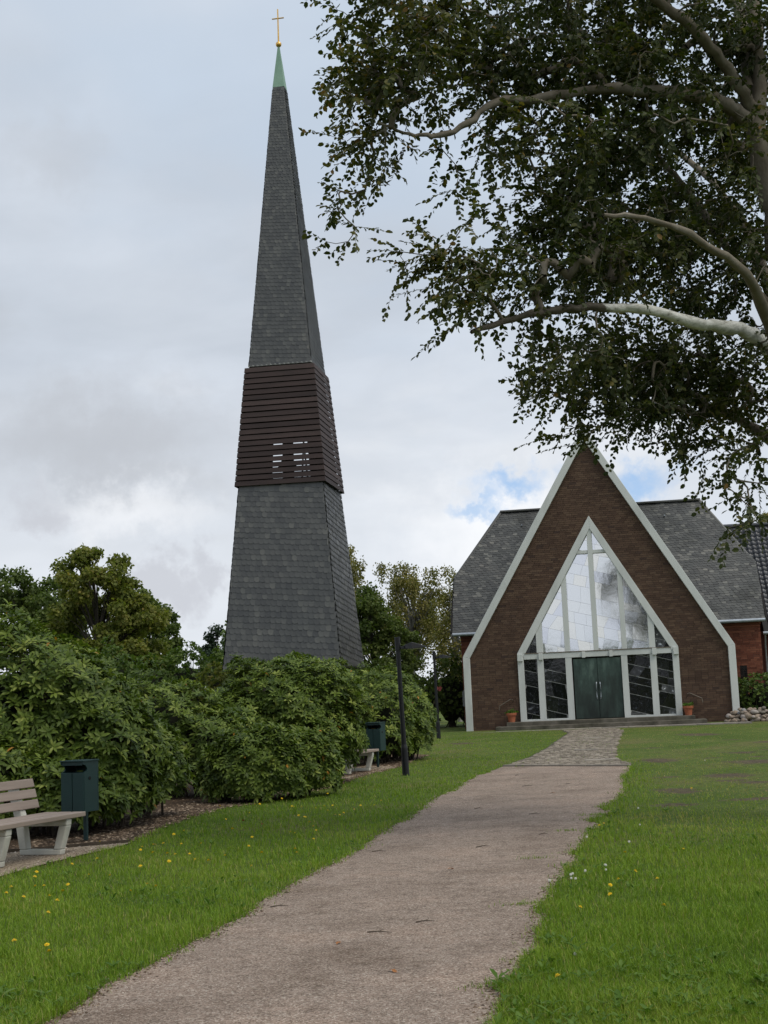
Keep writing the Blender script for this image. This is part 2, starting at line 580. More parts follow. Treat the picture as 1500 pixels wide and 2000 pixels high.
MT['grass'] = foliage('grass_blade', [(0, (.080, .150, .010)), (.45, (.165, .272, .020)), (.75, (.245, .300, .042)), (1, (.37, .30, .13))], .55, .28, .2, (1.3, 1.4, .6))
MT['weed'] = foliage('weed_leaf', [(0, (.055, .115, .016)), (1, (.11, .18, .035))], .6, .25, .15)

# ------------------------------------------------------------------ measured places (metres)
PATH_LEFT = [(-2.02, 7.52), (-1.95, 7.91), (-1.67, 9.54), (-1.30, 11.51), (-0.74, 14.76), (-0.21, 17.78), (0.75, 23.94), (1.66, 28.97), (2.47, 31.72)]
PATH_RIGHT = [(0.42, 7.10), (0.48, 7.47), (0.72, 9.09), (1.05, 10.62), (1.66, 13.90), (2.43, 17.27), (3.49, 21.80), (4.31, 26.37), (5.03, 29.97)]
BED_EDGE = [(-4.41, 13.11), (-4.23, 15.01), (-3.95, 16.10), (-3.50, 17.31), (-3.32, 20.51), (-2.84, 23.38), (-1.94, 24.88), (-1.31, 27.07), (-0.78, 29.78), (-0.02, 32.96), (0.90, 38.25)]
SETT_LEFT = [(2.47, 31.72), (3.30, 34.87), (4.21, 39.14), (5.22, 44.60), (6.26, 50.50)]
SETT_RIGHT = [(5.03, 29.97), (5.10, 32.43), (5.54, 35.52), (6.62, 41.66), (8.26, 50.66)]
LIMBS = [
  [(5.57, 17.60, 0.02, 0.340), (5.64, 17.50, 1.86, 0.280), (5.51, 17.30, 3.79, 0.250), (5.41, 17.20, 5.75, 0.220), (5.18, 17.00, 7.18, 0.170), (5.06, 17.00, 8.12, 0.155), (5.00, 17.00, 8.70, 0.118), (5.13, 17.10, 9.47, 0.101), (5.17, 17.30, 10.66, 0.092), (5.23, 17.50, 11.94, 0.067), (5.16, 17.60, 13.06, 0.042)],
  [(4.91, 17.00, 8.86, 0.092), (4.59, 16.80, 8.99, 0.084), (4.27, 16.60, 9.03, 0.077), (3.52, 16.20, 8.96, 0.067), (2.77, 15.90, 8.86, 0.057), (1.93, 15.60, 8.66, 0.049), (1.46, 15.40, 8.53, 0.042), (1.07, 15.20, 8.16, 0.034), (0.77, 15.10, 8.03, 0.029), (0.48, 15.00, 8.03, 0.018), (0.13, 14.90, 8.14, 0.013)],
  [(4.98, 17.00, 9.00, 0.084), (4.57, 16.60, 9.39, 0.074), (4.11, 16.20, 9.71, 0.067), (3.58, 15.80, 9.94, 0.057), (3.01, 15.40, 10.27, 0.042), (2.37, 15.00, 10.51, 0.025)],
  [(4.97, 17.10, 9.31, 0.084), (5.10, 17.50, 10.10, 0.084), (5.17, 18.00, 11.03, 0.076), (5.14, 18.60, 12.53, 0.050)],
  [(5.31, 17.20, 5.89, 0.100), (5.07, 17.40, 6.47, 0.075), (4.83, 17.80, 7.26, 0.055), (4.52, 18.20, 8.11, 0.047), (4.22, 18.40, 8.70, 0.040), (3.77, 18.60, 9.39, 0.034), (3.04, 18.80, 9.94, 0.029), (2.41, 19.00, 10.43, 0.017)],
  [(5.24, 17.20, 5.56, 0.130), (4.89, 16.90, 5.86, 0.105), (4.46, 16.60, 6.01, 0.082), (3.83, 16.20, 6.01, 0.069), (3.19, 15.90, 6.11, 0.060), (2.72, 15.70, 6.10, 0.052), (2.12, 15.50, 6.05, 0.044), (1.67, 15.30, 5.93, 0.037), (1.06, 15.10, 5.72, 0.025)],
  [(5.26, 17.30, 4.45, 0.120), (4.96, 17.90, 4.98, 0.067), (4.54, 18.30, 5.36, 0.050), (3.93, 18.60, 5.66, 0.038), (3.26, 18.80, 5.74, 0.025), (2.72, 19.00, 5.80, 0.015)],
  [(5.23, 17.20, 5.36, 0.100), (4.39, 15.60, 6.25, 0.059), (3.65, 14.60, 6.44, 0.042), (2.98, 14.00, 6.55, 0.029), (2.41, 13.80, 6.56, 0.017)],
  [(5.23, 17.20, 6.16, 0.100), (5.35, 19.50, 8.48, 0.059), (4.83, 20.50, 9.85, 0.042), (3.93, 21.00, 10.61, 0.025)]]
CLUMPS = [
  (0.16, 15.00, 8.89, 0.33, 0.90, 0.50, 25),
  (0.39, 15.00, 9.32, 0.43, 1.00, 0.38, 31),
  (0.60, 15.00, 8.63, 0.36, 0.90, 0.32, 24),
  (-0.08, 14.80, 8.63, 0.19, 0.60, 0.22, 7),
  (0.12, 14.90, 7.93, 0.21, 0.50, 0.27, 9),
  (-0.29, 14.90, 7.35, 0.09, 0.25, 0.37, 7),
  (0.39, 15.00, 8.02, 0.19, 0.50, 0.23, 7),
  (0.85, 15.40, 9.44, 0.43, 1.20, 0.46, 29),
  (0.18, 15.00, 9.77, 0.26, 0.70, 0.23, 10),
  (1.18, 15.60, 9.91, 0.66, 1.40, 0.31, 32),
  (1.56, 16.00, 9.51, 0.51, 1.40, 0.37, 32),
  (2.26, 16.40, 10.08, 0.63, 1.80, 0.49, 65),
  (2.37, 16.50, 9.52, 0.52, 1.80, 0.33, 43),
  (3.23, 16.80, 10.11, 0.65, 2.20, 0.62, 86),
  (4.13, 17.00, 10.17, 0.66, 2.40, 0.68, 86),
  (5.04, 17.40, 10.26, 0.49, 2.20, 0.75, 65),
  (3.06, 17.00, 9.03, 0.72, 2.20, 0.40, 71),
  (4.10, 17.50, 9.27, 0.68, 2.40, 0.53, 76),
  (5.00, 18.00, 8.79, 0.51, 2.20, 0.78, 76),
  (1.79, 16.00, 8.12, 0.39, 1.20, 0.32, 9),
  (1.48, 15.80, 8.31, 0.22, 0.80, 0.21, 4),
  (1.10, 15.40, 7.82, 0.16, 0.50, 0.31, 3),
  (2.34, 16.40, 8.13, 0.52, 1.60, 0.44, 54),
  (3.26, 17.00, 8.12, 0.66, 2.20, 0.51, 76),
  (4.24, 17.60, 8.03, 0.62, 2.20, 0.59, 71),
  (1.81, 16.00, 7.29, 0.39, 1.20, 0.32, 9),
  (2.54, 16.40, 7.27, 0.52, 1.60, 0.38, 50),
  (3.46, 17.00, 7.23, 0.66, 2.00, 0.45, 67),
  (4.50, 17.60, 7.04, 0.68, 2.00, 0.47, 67),
  (1.03, 15.30, 6.65, 0.32, 0.80, 0.20, 14),
  (1.18, 15.20, 6.25, 0.40, 0.90, 0.25, 21),
  (1.67, 15.40, 6.47, 0.33, 0.90, 0.23, 15),
  (0.78, 15.20, 6.39, 0.13, 0.50, 0.20, 5),
  (2.11, 15.80, 6.51, 0.39, 1.00, 0.21, 11),
  (2.78, 16.20, 6.67, 0.46, 1.20, 0.19, 24),
  (2.22, 16.00, 6.00, 0.34, 1.20, 0.27, 11),
  (1.93, 16.20, 5.76, 0.31, 1.00, 0.22, 9),
  (2.50, 16.80, 5.75, 0.41, 1.20, 0.28, 20),
  (3.29, 17.20, 6.09, 0.61, 1.60, 0.34, 34),
  (4.16, 17.60, 6.08, 0.68, 1.80, 0.35, 41),
  (4.86, 17.80, 5.83, 0.38, 1.60, 0.53, 30),
  (2.02, 16.60, 5.54, 0.18, 0.60, 0.17, 4),
  (2.72, 17.00, 5.74, 0.36, 1.00, 0.23, 13),
  (3.36, 17.40, 5.68, 0.61, 1.40, 0.35, 41),
  (4.25, 17.80, 5.73, 0.63, 1.60, 0.42, 41),
  (4.89, 17.80, 5.29, 0.31, 1.20, 0.42, 21),
  (2.54, 17.00, 5.03, 0.23, 0.50, 0.17, 7),
  (2.83, 17.00, 4.92, 0.17, 0.40, 0.12, 5),
  (3.27, 17.40, 5.21, 0.37, 0.90, 0.23, 15),
  (3.65, 17.40, 4.99, 0.18, 0.50, 0.23, 7),
  (4.03, 17.60, 5.15, 0.37, 0.90, 0.23, 16),
  (4.49, 17.40, 4.82, 0.24, 0.60, 0.29, 10),
  (4.31, 16.50, 4.16, 0.08, 0.25, 0.44, 4),
  (4.68, 17.00, 4.48, 0.15, 0.50, 0.34, 4),
  (4.64, 16.60, 4.09, 0.15, 0.50, 0.28, 4),
  (4.37, 16.30, 3.66, 0.16, 0.30, 0.19, 4),
  (1.80, 16.20, 9.06, 0.28, 1.00, 0.22, 13),
  (5.04, 18.40, 9.78, 0.52, 2.00, 0.49, 32),
  (5.32, 18.00, 7.55, 0.44, 2.00, 0.72, 37),
  (5.75, 18.00, 9.34, 0.38, 2.00, 1.20, 43),
  (5.59, 18.00, 5.72, 0.38, 2.00, 0.90, 21),
  (3.66, 17.00, 11.18, 1.56, 2.40, 0.34, 65),
  (1.21, 15.60, 10.44, 1.10, 1.50, 0.26, 24)]
DANDELIONS_LEFT = [(-2.79, 10.25, 0.00), (-2.49, 9.99, -0.00), (-2.41, 9.73, 0.00), (-3.63, 13.08, 0.00), (-3.70, 13.50, 0.00), (-3.50, 13.62, 0.00), (-3.41, 13.59, 0.00), (-3.66, 14.22, 0.00), (-3.77, 14.73, 0.00), (-3.16, 12.78, 0.00), (-2.96, 12.25, 0.00), (-3.13, 13.16, 0.00), (-3.18, 13.59, 0.00), (-2.91, 11.73, 0.00), (-3.34, 12.59, 0.00), (-3.51, 15.20, 0.00), (-3.32, 15.58, 0.00), (-3.67, 17.37, 0.00), (-2.86, 14.00, 0.00), (-3.09, 14.11, 0.00), (-2.97, 16.29, 0.00), (-2.99, 16.50, 0.00), (-2.93, 16.91, 0.00), (-2.79, 16.07, 0.00), (-2.83, 17.04, 0.00), (-2.58, 15.79, 0.00), (-2.48, 15.71, 0.00), (-2.90, 18.29, 0.00), (-2.60, 16.95, 0.00), (-2.31, 15.65, 0.00), (-2.81, 18.58, 0.00), (-1.99, 14.80, 0.00), (-2.66, 14.57, 0.00), (-2.24, 13.03, 0.00), (-2.37, 13.30, 0.00), (-2.34, 16.79, 0.00), (-1.86, 15.16, 0.00), (-2.18, 18.65, 0.00), (-2.44, 20.10, 0.00), (-1.71, 16.17, 0.00), (-1.48, 14.21, 0.00), (-1.49, 15.40, 0.00), (-1.79, 17.33, 0.00), (-2.20, 21.06, 0.00), (-2.30, 22.90, 0.00), (-2.25, 23.18, 0.01), (-1.35, 17.76, 0.00), (-1.30, 17.86, -0.00), (-1.14, 15.61, 0.00), (-1.11, 15.40, 0.00), (-1.66, 22.37, 0.00), (-1.59, 21.85, 0.00), (-1.49, 22.18, 0.00), (-1.40, 20.09, 0.00), (-1.30, 19.80, 0.00), (-1.19, 19.13, 0.00), (-1.11, 18.66, 0.00), (-1.04, 18.01, 0.00), (-1.01, 16.89, 0.00), (-1.28, 19.87, 0.00), (-1.23, 21.39, 0.00), (-1.14, 22.19, 0.00), (-1.02, 20.83, 0.00), (-0.88, 20.17, 0.00), (-0.82, 20.22, 0.00), (-0.77, 20.37, 0.00), (-0.63, 20.90, 0.00), (-0.56, 21.89, 0.00), (-0.34, 21.58, 0.00), (-0.24, 22.31, 0.00), (-0.64, 27.95, 0.03), (-1.95, 23.98, 0.01), (-1.19, 24.46, 0.01), (-2.84, 22.68, 0.00), (-2.16, 15.04, 0.00), (-2.43, 12.79, 0.00), (-2.42, 14.91, 0.00), (-1.01, 22.22, 0.00)]
DANDELIONS_RIGHT = [(0.88, 8.19, 0.00), (1.35, 10.73, 0.00), (1.72, 11.64, 0.00), (1.86, 12.09, 0.00), (2.07, 12.48, 0.00), (1.95, 10.57, -0.00), (1.66, 11.27, 0.00), (2.24, 14.03, 0.00), (2.87, 14.28, 0.00), (2.47, 16.92, -0.00), (2.41, 16.88, 0.00), (5.79, 27.92, 0.03), (4.68, 22.31, 0.00), (2.15, 11.87, 0.00)]
CLOVER = [(1.52, 12.62, 0.00), (1.55, 12.72, 0.00), (1.50, 12.43, 0.00), (1.91, 13.18, 0.00), (1.88, 12.93, 0.00), (2.48, 15.21, 0.00), (2.90, 16.92, 0.00), (3.29, 19.24, 0.00), (1.09, 9.06, -0.00), (2.12, 15.89, 0.00), (1.69, 12.92, 0.00), (1.29, 12.26, 0.00), (6.53, 29.60, 0.04), (1.52, 12.29, 0.00), (1.94, 13.32, 0.00)]
POPPIES = [(-1.84, 19.21, 0.00), (-2.17, 19.89, 0.00)]
TWIGS = [(-1.02, 11.93, 0.00), (1.73, 16.81, 0.00), (1.93, 19.77, 0.00), (2.38, 25.48, 0.01), (2.45, 28.27, 0.03), (-0.22, 15.86, 0.00), (-0.17, 10.44, 0.00), (0.95, 15.82, 0.00), (3.11, 25.42, 0.01), (1.22, 21.04, 0.00), (0.18, 10.86, 0.00)]
LEAVES_FALLEN = [(-1.34, 11.90, 0.00), (-0.07, 8.92, 0.00), (-1.50, 11.18, 0.00), (3.03, 16.36, 0.00), (0.77, 8.89, -0.00), (-0.45, 10.02, 0.00), (0.50, 13.89, 0.00), (2.61, 23.44, 0.01), (-3.04, 17.60, 0.00)]
PATH_WEEDS = [(1.42, 14.51, 0.00), (2.77, 19.34, 0.00), (2.65, 19.24, 0.00), (0.98, 11.46, 0.00), (1.06, 11.50, 0.00), (2.32, 15.97, 0.00), (0.48, 8.36, -0.00), (0.53, 8.46, -0.00), (2.06, 17.11, -0.00)]


# ------------------------------------------------------------------ terrain
def sstep(y, a, b):
    t = np.clip((np.asarray(y, float) - a) / (b - a), 0, 1)
    return t * t * (3 - 2 * t)


def G(x, y):
    x = np.asarray(x, float)
    y = np.asarray(y, float)
    return (.16 * sstep(y, 20, 50) + .10 * sstep(y, 50, 54.5)
            + .012 * np.sin(x * 1.3 + y * .7) * np.sin(y * .45 - x * .3) * (1 - sstep(y, 44, 50)))


def g1(x, y):
    return float(G(x, y))


PL, PR, BE = np.array(PATH_LEFT), np.array(PATH_RIGHT), np.array(BED_EDGE + [(-0.3, 41.0), (-3.5, 44.0), (-9, 46.0)])
SL, SR = np.array(SETT_LEFT), np.array(SETT_RIGHT)


def wob(y, s):
    return .035 * np.sin(y * 1.3 + s) + .026 * np.sin(y * 4.7 + 2 * s) * np.sin(y * .9 + s) + .015 * np.sin(y * 11.1 + s * 3) * np.sin(y * 2.3 + s) + .008 * np.sin(y * 23 + 5 * s) * np.sin(y * 5.1)


def path_l(y):
    return np.interp(y, PL[:, 1], PL[:, 0]) + wob(y, .3)


def path_r(y):
    e = np.interp(y, PR[:, 1], PR[:, 0]) + wob(y, 1.9) * 1.2
    for yc, w_, a in ((8.35, .20, .10), (11.05, .22, .09), (14.9, .3, .10), (18.6, .5, .25), (20.5, .6, .2)):
        e = e - a * np.exp(-((y - yc) / w_) ** 2)
    return e


def bed_e(y):
    o_ = np.argsort(BE[:, 1])
    e = np.interp(y, BE[o_, 1], BE[o_, 0])
    return np.where(y < 13.1, -4.41 - (13.1 - y) * .12, e) + .03 * np.sin(y * 4) + .02 * np.sin(y * 11)


CH_O = Vector((8.11, 54.5, .26))
CH_RZ = math.atan2(-.147, .989)
CX, SX = math.cos(CH_RZ), math.sin(CH_RZ)


def ch_local(x, y):
    dx, dy = x - CH_O.x, y - CH_O.y
    return dx * CX + dy * SX, -dx * SX + dy * CX


def ch_world(u, v):
    return CH_O.x + u * CX - v * SX, CH_O.y + u * SX + v * CX


SOIL = [(4.75, 17.1, .30, .16), (4.0, 20.2, .40, .3), (5.4, 20.6, .7, .35), (6.4, 19.3, .6, .22), (7.2, 23.6, .7, .5), (6.1, 26.0, .55, .7), (7.6, 29.5, .7, .9), (8.6, 27.0, .5, .6), (5.9, 31.5, .45, 1.0), (9.6, 44, .7, 1.3), (4.6, 22.6, .35, .4), (7.9, 20.6, .5, .3), (2.2, 45, .5, .8)]

rs_ = random.Random(12)
for _ in range(46):
    y_ = 15.2 + 25 * rs_.random() ** 1.2
    x_ = float(np.interp(y_, PR[:, 1], PR[:, 0])) + .5 + rs_.random() ** .8 * 5.5
    a_ = rs_.uniform(.10, .36)
    SOIL.append((x_, y_, a_ * (1 + y_ / 60), a_ * rs_.uniform(.4, .9) * (1 + y_ / 40)))


def lawn_mask(x, y):
    ok = np.ones(len(x), bool)
    ok &= ~((x > path_l(y)) & (x < path_r(y)) & (y < 31.5))
    sl = np.interp(y, SL[:, 1], SL[:, 0])
    sr = np.interp(y, SR[:, 1], SR[:, 0])
    ok &= ~((x > sl) & (x < sr) & (y > 30.5) & (y < 52))
    ok &= ~((x < bed_e(y)) & (y < 46))
    u, v = ch_local(x, y)
    ok &= ~((u > -5.6) & (u < 6.2) & (v > -2.0))
    ok &= ~((u > 5.8) & (v > -1.0))
    ok &= v < 2.5
    return ok


# ------------------------------------------------------------------ ground materials
def ground_mat(name, kind):
    mt, nd, lk, bs = newmat(name)
    ge = nd.new('ShaderNodeNewGeometry')
    p = ge.outputs['Position']
    bs.inputs['Roughness'].default_value = .95
    bs.inputs['Specular IOR Level'].default_value = .15
    if kind == 'lawn':
        a = nnoise(nd, lk, p, .35, 5, .6)
        b = nnoise(nd, lk, p, 7, 5, .7)
        c = nramp(nd, lk, a.outputs['Fac'], [(.32, (.070, .118, .020)), (.5, (.098, .145, .030)), (.66, (.135, .145, .050))])
        d = nramp(nd, lk, b.outputs['Fac'], [(.32, (.50, .46, .42)), (.48, (.9, .88, .85)), (.75, (1.3, 1.2, 1.1))])
        c = nmix(nd, lk, 1.0, c, d, 'MULTIPLY')
        wa = nd.new('ShaderNodeAttribute')
        wa.attribute_name = 'worn'
        wz = nnoise(nd, lk, p, 3.2, 6, .72)
        m1 = nd.new('ShaderNodeMath')
        m1.operation = 'MULTIPLY_ADD'
        lk.new(wz.outputs['Fac'], m1.inputs[0])
        m1.inputs[1].default_value = 1.5
        m1.inputs[2].default_value = -.85
        m2 = nd.new('ShaderNodeMath')
        lk.new(m1.outputs[0], m2.inputs[0])
        lk.new(wa.outputs['Fac'], m2.inputs[1])
        wf = nramp(nd, lk, m2.outputs[0], [(.30, (0, 0, 0)), (.62, (1, 1, 1))])
        so = nramp(nd, lk, b.outputs['Fac'], [(.3, (.045, .035, .024)), (.5, (.10, .080, .052)), (.7, (.15, .125, .08))])
        c = nmix(nd, lk, wf, c, so)
        lk.new(c, bs.inputs['Base Color'])
        f = nnoise(nd, lk, p, 60, 4, .7)
        nbump(nd, lk, f.outputs['Fac'], .9, .03, bs)
    elif kind == 'gravel':
        a = nnoise(nd, lk, p, .9, 6, .62)
        v = nnoise(nd, lk, p, 105, typ='ShaderNodeTexVoronoi')
        v2 = nnoise(nd, lk, p, 160, typ='ShaderNodeTexVoronoi')
        s = nd.new('ShaderNodeSeparateColor')
        lk.new(v.outputs['Color'], s.inputs[0])
        c = nramp(nd, lk, s.outputs[0], [(0, (.150, .115, .086)), (.4, (.310, .240, .193)), (.8, (.405, .320, .262)), (1, (.60, .53, .45))])
        e6 = nnoise(nd, lk, p, 7, 6, .7)
        c = nmix(nd, lk, 1.0, c, nramp(nd, lk, e6.outputs['Fac'], [(.34, (.72, .71, .70)), (.48, (1, 1, 1)), (.68, (1.1, 1.1, 1.1))]), 'MULTIPLY')
        d = nramp(nd, lk, a.outputs['Fac'], [(.30, (.70, .67, .64)), (.5, (1, 1, 1)), (.70, (1.18, 1.13, 1.10))])
        c = nmix(nd, lk, 1.0, c, d, 'MULTIPLY')
        lk.new(c, bs.inputs['Base Color'])
        ad = nd.new('ShaderNodeMath')
        ad.operation = 'ADD'
        lk.new(v.outputs['Distance'], ad.inputs[0])
        lk.new(v2.outputs['Distance'], ad.inputs[1])
        nbump(nd, lk, ad.outputs[0], .85, -.012, bs)
    elif kind == 'pad':
        v = nnoise(nd, lk, p, 55, typ='ShaderNodeTexVoronoi')
        s = nd.new('ShaderNodeSeparateColor')
        lk.new(v.outputs['Color'], s.inputs[0])
        c = nramp(nd, lk, s.outputs[0], [(0, (.13, .10, .07)), (.5, (.27, .215, .155)), (1, (.46, .39, .30))])
        lk.new(c, bs.inputs['Base Color'])
        nbump(nd, lk, v.outputs['Distance'], .9, -.015, bs)
    elif kind == 'mulch':
        a = nnoise(nd, lk, p, 1.2, 5)
        b = nnoise(nd, lk, p, 34, 5, .7)
        c = nramp(nd, lk, b.outputs['Fac'], [(.3, (.028, .019, .013)), (.5, (.080, .055, .036)), (.7, (.17, .122, .082))])
        d = nramp(nd, lk, a.outputs['Fac'], [(.3, (.7, .68, .66)), (.7, (1.15, 1.12, 1.1))])
        c = nmix(nd, lk, 1.0, c, d, 'MULTIPLY')
        lk.new(c, bs.inputs['Base Color'])
        nbump(nd, lk, b.outputs['Fac'], 1.0, .05, bs)
    elif kind == 'soil':
        b = nnoise(nd, lk, p, 18, 6, .7)
        c = nramp(nd, lk, b.outputs['Fac'], [(.3, (.036, .028, .018)), (.5, (.080, .064, .040)), (.7, (.105, .115, .045))])
        lk.new(c, bs.inputs['Base Color'])
        nbump(nd, lk, b.outputs['Fac'], 1.0, .03, bs)
    return mt


for k_ in ('lawn', 'gravel', 'pad', 'mulch', 'soil'):
    MT['g_' + k_] = ground_mat(k_ + '_ground', k_)
MT['pebble'] = M('path_pebble', [(.3, (.85, .85, .85)), (.7, (1.1, 1.1, 1.1))], 9, .9, 0, .2, island=[(0, (.125, .095, .072)), (.5, (.285, .225, .172)), (.85, (.40, .33, .265)), (1, (.62, .55, .48))])
MT['chip'] = M('bark_chip', [(.3, (.85, .85, .85)), (.7, (1.1, 1.1, 1.1))], 9, .9, 0, .2, island=[(0, (.035, .024, .016)), (.5, (.11, .075, .048)), (.85, (.22, .16, .11)), (1, (.40, .32, .23))])


# ------------------------------------------------------------------ ground, path, beds
def grid_sheet(name, xs, ys, zf, mat):
    X, Y = np.meshgrid(xs, ys)
    V = np.stack([X.ravel(), Y.ravel(), zf(X.ravel(), Y.ravel())], 1)
    nx, ny = len(xs), len(ys)
    i, j = np.meshgrid(np.arange(nx - 1), np.arange(ny - 1))
    a = (j * nx + i).ravel()
    F = np.stack([a, a + 1, a + nx + 1, a + nx], 1)
    return mesh_np(name, V, F, mat, smooth=True)


xs = np.unique(np.round(np.concatenate([np.linspace(-600, -30, 12), np.linspace(-30, 30, 161), np.linspace(-2, 15, 100), np.linspace(30, 600, 12)]), 3))
ys = np.unique(np.round(np.concatenate([np.linspace(-300, -2, 10), np.linspace(-2, 70, 193), np.linspace(12, 48, 190), np.linspace(70, 900, 14)]), 3))
gr = tag(grid_sheet('ground', xs, ys, G, MT['g_lawn']), kind='structure')


def bareness(x, y):
    """how worn the turf is, 0 to 1"""
    b = np.zeros(len(x))
    for sx_, sy_, ra, rb in SOIL:
        b = np.maximum(b, np.exp(-(((x - sx_) / ra) ** 2 + ((y - sy_) / rb) ** 2) * .8))
    dz = sstep(y + 2 * np.sin(x * 1.4) * np.sin(x * .53 + y * .2), 15, 21) * sstep(x - np.interp(y, PR[:, 1], PR[:, 0]), .1, 1.3) * (1 - sstep(y, 36, 50))
    return np.maximum(b, .30 * dz)


gx, gy = np.meshgrid(xs, ys)
at = gr.data.attributes.new('worn', 'FLOAT', 'POINT')
at.data.foreach_set('value', bareness(gx.ravel(), gy.ravel()).astype(np.float32))


def strip(name, yv, xl, xr, lift, mat, n=14):
    t = np.linspace(0, 1, n)
    X = xl[:, None] * (1 - t) + xr[:, None] * t
    Y = np.repeat(yv[:, None], n, 1)
    Z = G(X, Y) + lift
    V = np.stack([X.ravel(), Y.ravel(), Z.ravel()], 1)
    i, j = np.meshgrid(np.arange(n - 1), np.arange(len(yv) - 1))
    a = (j * n + i).ravel()
    return mesh_np(name, V, np.stack([a, a + 1, a + n + 1, a + n], 1), mat, smooth=True)


yv = np.linspace(1.0, 30.6, 520)
xl0 = np.where(yv < 7.5, np.interp(yv, [1, 7.52], [-2.9, -2.02]) + wob(yv, .3), path_l(yv))
xr0 = np.where(yv < 7.1, np.interp(yv, [1, 7.1], [-.35, .42]) + wob(yv, 1.9), path_r(yv))
gp_ = strip('gravel_path', yv, xl0, xr0, .006, MT['g_gravel'], 20)
tag(gp_, kind='structure')
# last wedge of gravel up to the kerb of the setts
yv2 = np.linspace(30.55, 31.6, 10)
tag(strip('gravel_path', yv2, path_l(yv2), np.minimum(path_r(np.full(10, 30.5)), np.interp(yv2, [30.5, 31.75], [4.9, 2.7])), .0055, MT['g_gravel'], 8), kind='structure')
yv = np.linspace(12.0, 45.5, 300)
be = bed_e(yv)
tag(strip('mulch_bed', yv, np.minimum(be - .5, -15), be, .006, MT['g_mulch'], 24), kind='structure')


def flat_poly(name, poly, lift, mat, kind='structure'):
    me = bpy.data.meshes.new(name)
    me.from_pydata([(x, y, g1(x, y) + lift) for x, y in poly], [], [tuple(range(len(poly)))])
    if me.polygons[0].normal.z < 0:
        me.flip_normals()
    return tag(link(name, me, mat), kind=kind)


PAD = [(-7.5, 16.2), (-4.9, 17.35), (-3.40, 18.0), (-3.45, 17.6), (-3.52, 17.31), (-3.75, 16.7), (-3.97, 16.1), (-4.25, 15.01), (-4.43, 13.1), (-7.5, 12.6)]
flat_poly('bench_pad', PAD, .012, MT['g_pad'])
PAD2 = [(-1.0, 29.6), (-.80, 30.2), (-.45, 31.5), (-.10, 32.9), (-.05, 33.6), (-.6, 34.0), (-1.5, 33.6), (-2.0, 30.0)]
flat_poly('bench_pad', PAD2, .014, MT['g_pad'])
# edging board between mulch and bench gravel
e = MB()
p0, p1 = Vector((-7.5, 16.25, 0)), Vector((-3.42, 18.05, 0))
e.box(((p0 + p1) / 2 + Vector((0, 0, .02))), ((p1 - p0).length, .02, .06), Matrix.Rotation(math.atan2(p1.y - p0.y, p1.x - p0.x), 3, 'Z'))
tag(e.build('edging_board', MT['twig']), 'thin dark timber edging board along the gravel behind the near bench', 'edging')


# setts in front of the church
def sett_span(y):
    return float(np.interp(y, SL[:, 1], SL[:, 0])), float(np.interp(y, SR[:, 1], SR[:, 0]))


yv = np.linspace(30.0, 52.3, 120)
sl_ = np.interp(yv, [SR[0][1], SL[0][1]], [SR[0][0], SL[0][0]])
sl_ = np.where(yv < SL[0][1], sl_, np.interp(yv, SL[:, 1], SL[:, 0]))
sl_[yv > 50.5] -= .0
sr_ = np.interp(yv, SR[:, 1], SR[:, 0])
sb = strip('sett_pavement', yv, sl_, np.maximum(sr_, sl_ + .02), .005, MT['sett_joint'], 8)
tag(sb, kind='structure')
cub_v = np.array([(x, y, z) for z in (0, 1) for (x, y) in ((-.5, -.5), (.5, -.5), (.5, .5), (-.5, .5))], float)
cub_f = np.array([(4, 5, 6, 7), (0, 1, 5, 4), (1, 2, 6, 5), (2, 3, 7, 6), (3, 0, 4, 7)])
Vs = []
y = 30.25
while y < 52.2:
    a = float(np.interp(y, yv, sl_)) + .05
    b = float(np.interp(y, yv, sr_)) - .03
    x = a + random.uniform(0, .08)
    while x < b:
        w_ = random.uniform(.10, .16)
        if random.random() > .05:
            q = cub_v * np.array([w_ * .9, .105, .016 + random.uniform(0, .014)])
            c_, s_ = math.cos(random.uniform(-.1, .1)), math.sin(random.uniform(-.1, .1))
            q[4:, :2] *= .88
            q = np.stack([q[:, 0] * c_ - q[:, 1] * s_, q[:, 0] * s_ + q[:, 1] * c_, q[:, 2]], 1)
            Vs.append(q + np.array([x + w_ / 2, y + random.uniform(-.012, .012), g1(x, y) + .004]))
        x += w_
    y += .125
Vs = np.array(Vs)
FF = (cub_f[None] + (np.arange(len(Vs)) * 8)[:, None, None]).reshape(-1, 4)
st = mesh_np('sett', Vs.reshape(-1, 3), FF, MT['sett'], sb)
tag(st, kind='stuff')
# kerb stones along the near edge and two pale slabs
A, B_ = Vector((2.45, 31.62, 0)), Vector((5.02, 29.92, 0))
for i in range(6):
    t0, t1 = i / 6, (i + .97) / 6
    a, b = A.lerp(B_, t0), A.lerp(B_, t1)
    c = (a + b) / 2
    k = MB().box((c.x, c.y, g1(c.x, c.y) + .012), ((b - a).length, .12, .06), Matrix.Rotation(math.atan2(b.y - a.y, b.x - a.x), 3, 'Z'))
    k.build('kerb_stone', MT['paver'], sb, .008)
for (cx_, cy_, l_, d_) in ((5.05, 36.9, .62, .35), (4.75, 32.35, .75, .35), (6.3, 44.5, .5, .4)):
    MB().box((cx_, cy_, g1(cx_, cy_) + .022), (l_, d_, .03)).build('paving_slab', MT['paver'], sb, .006)

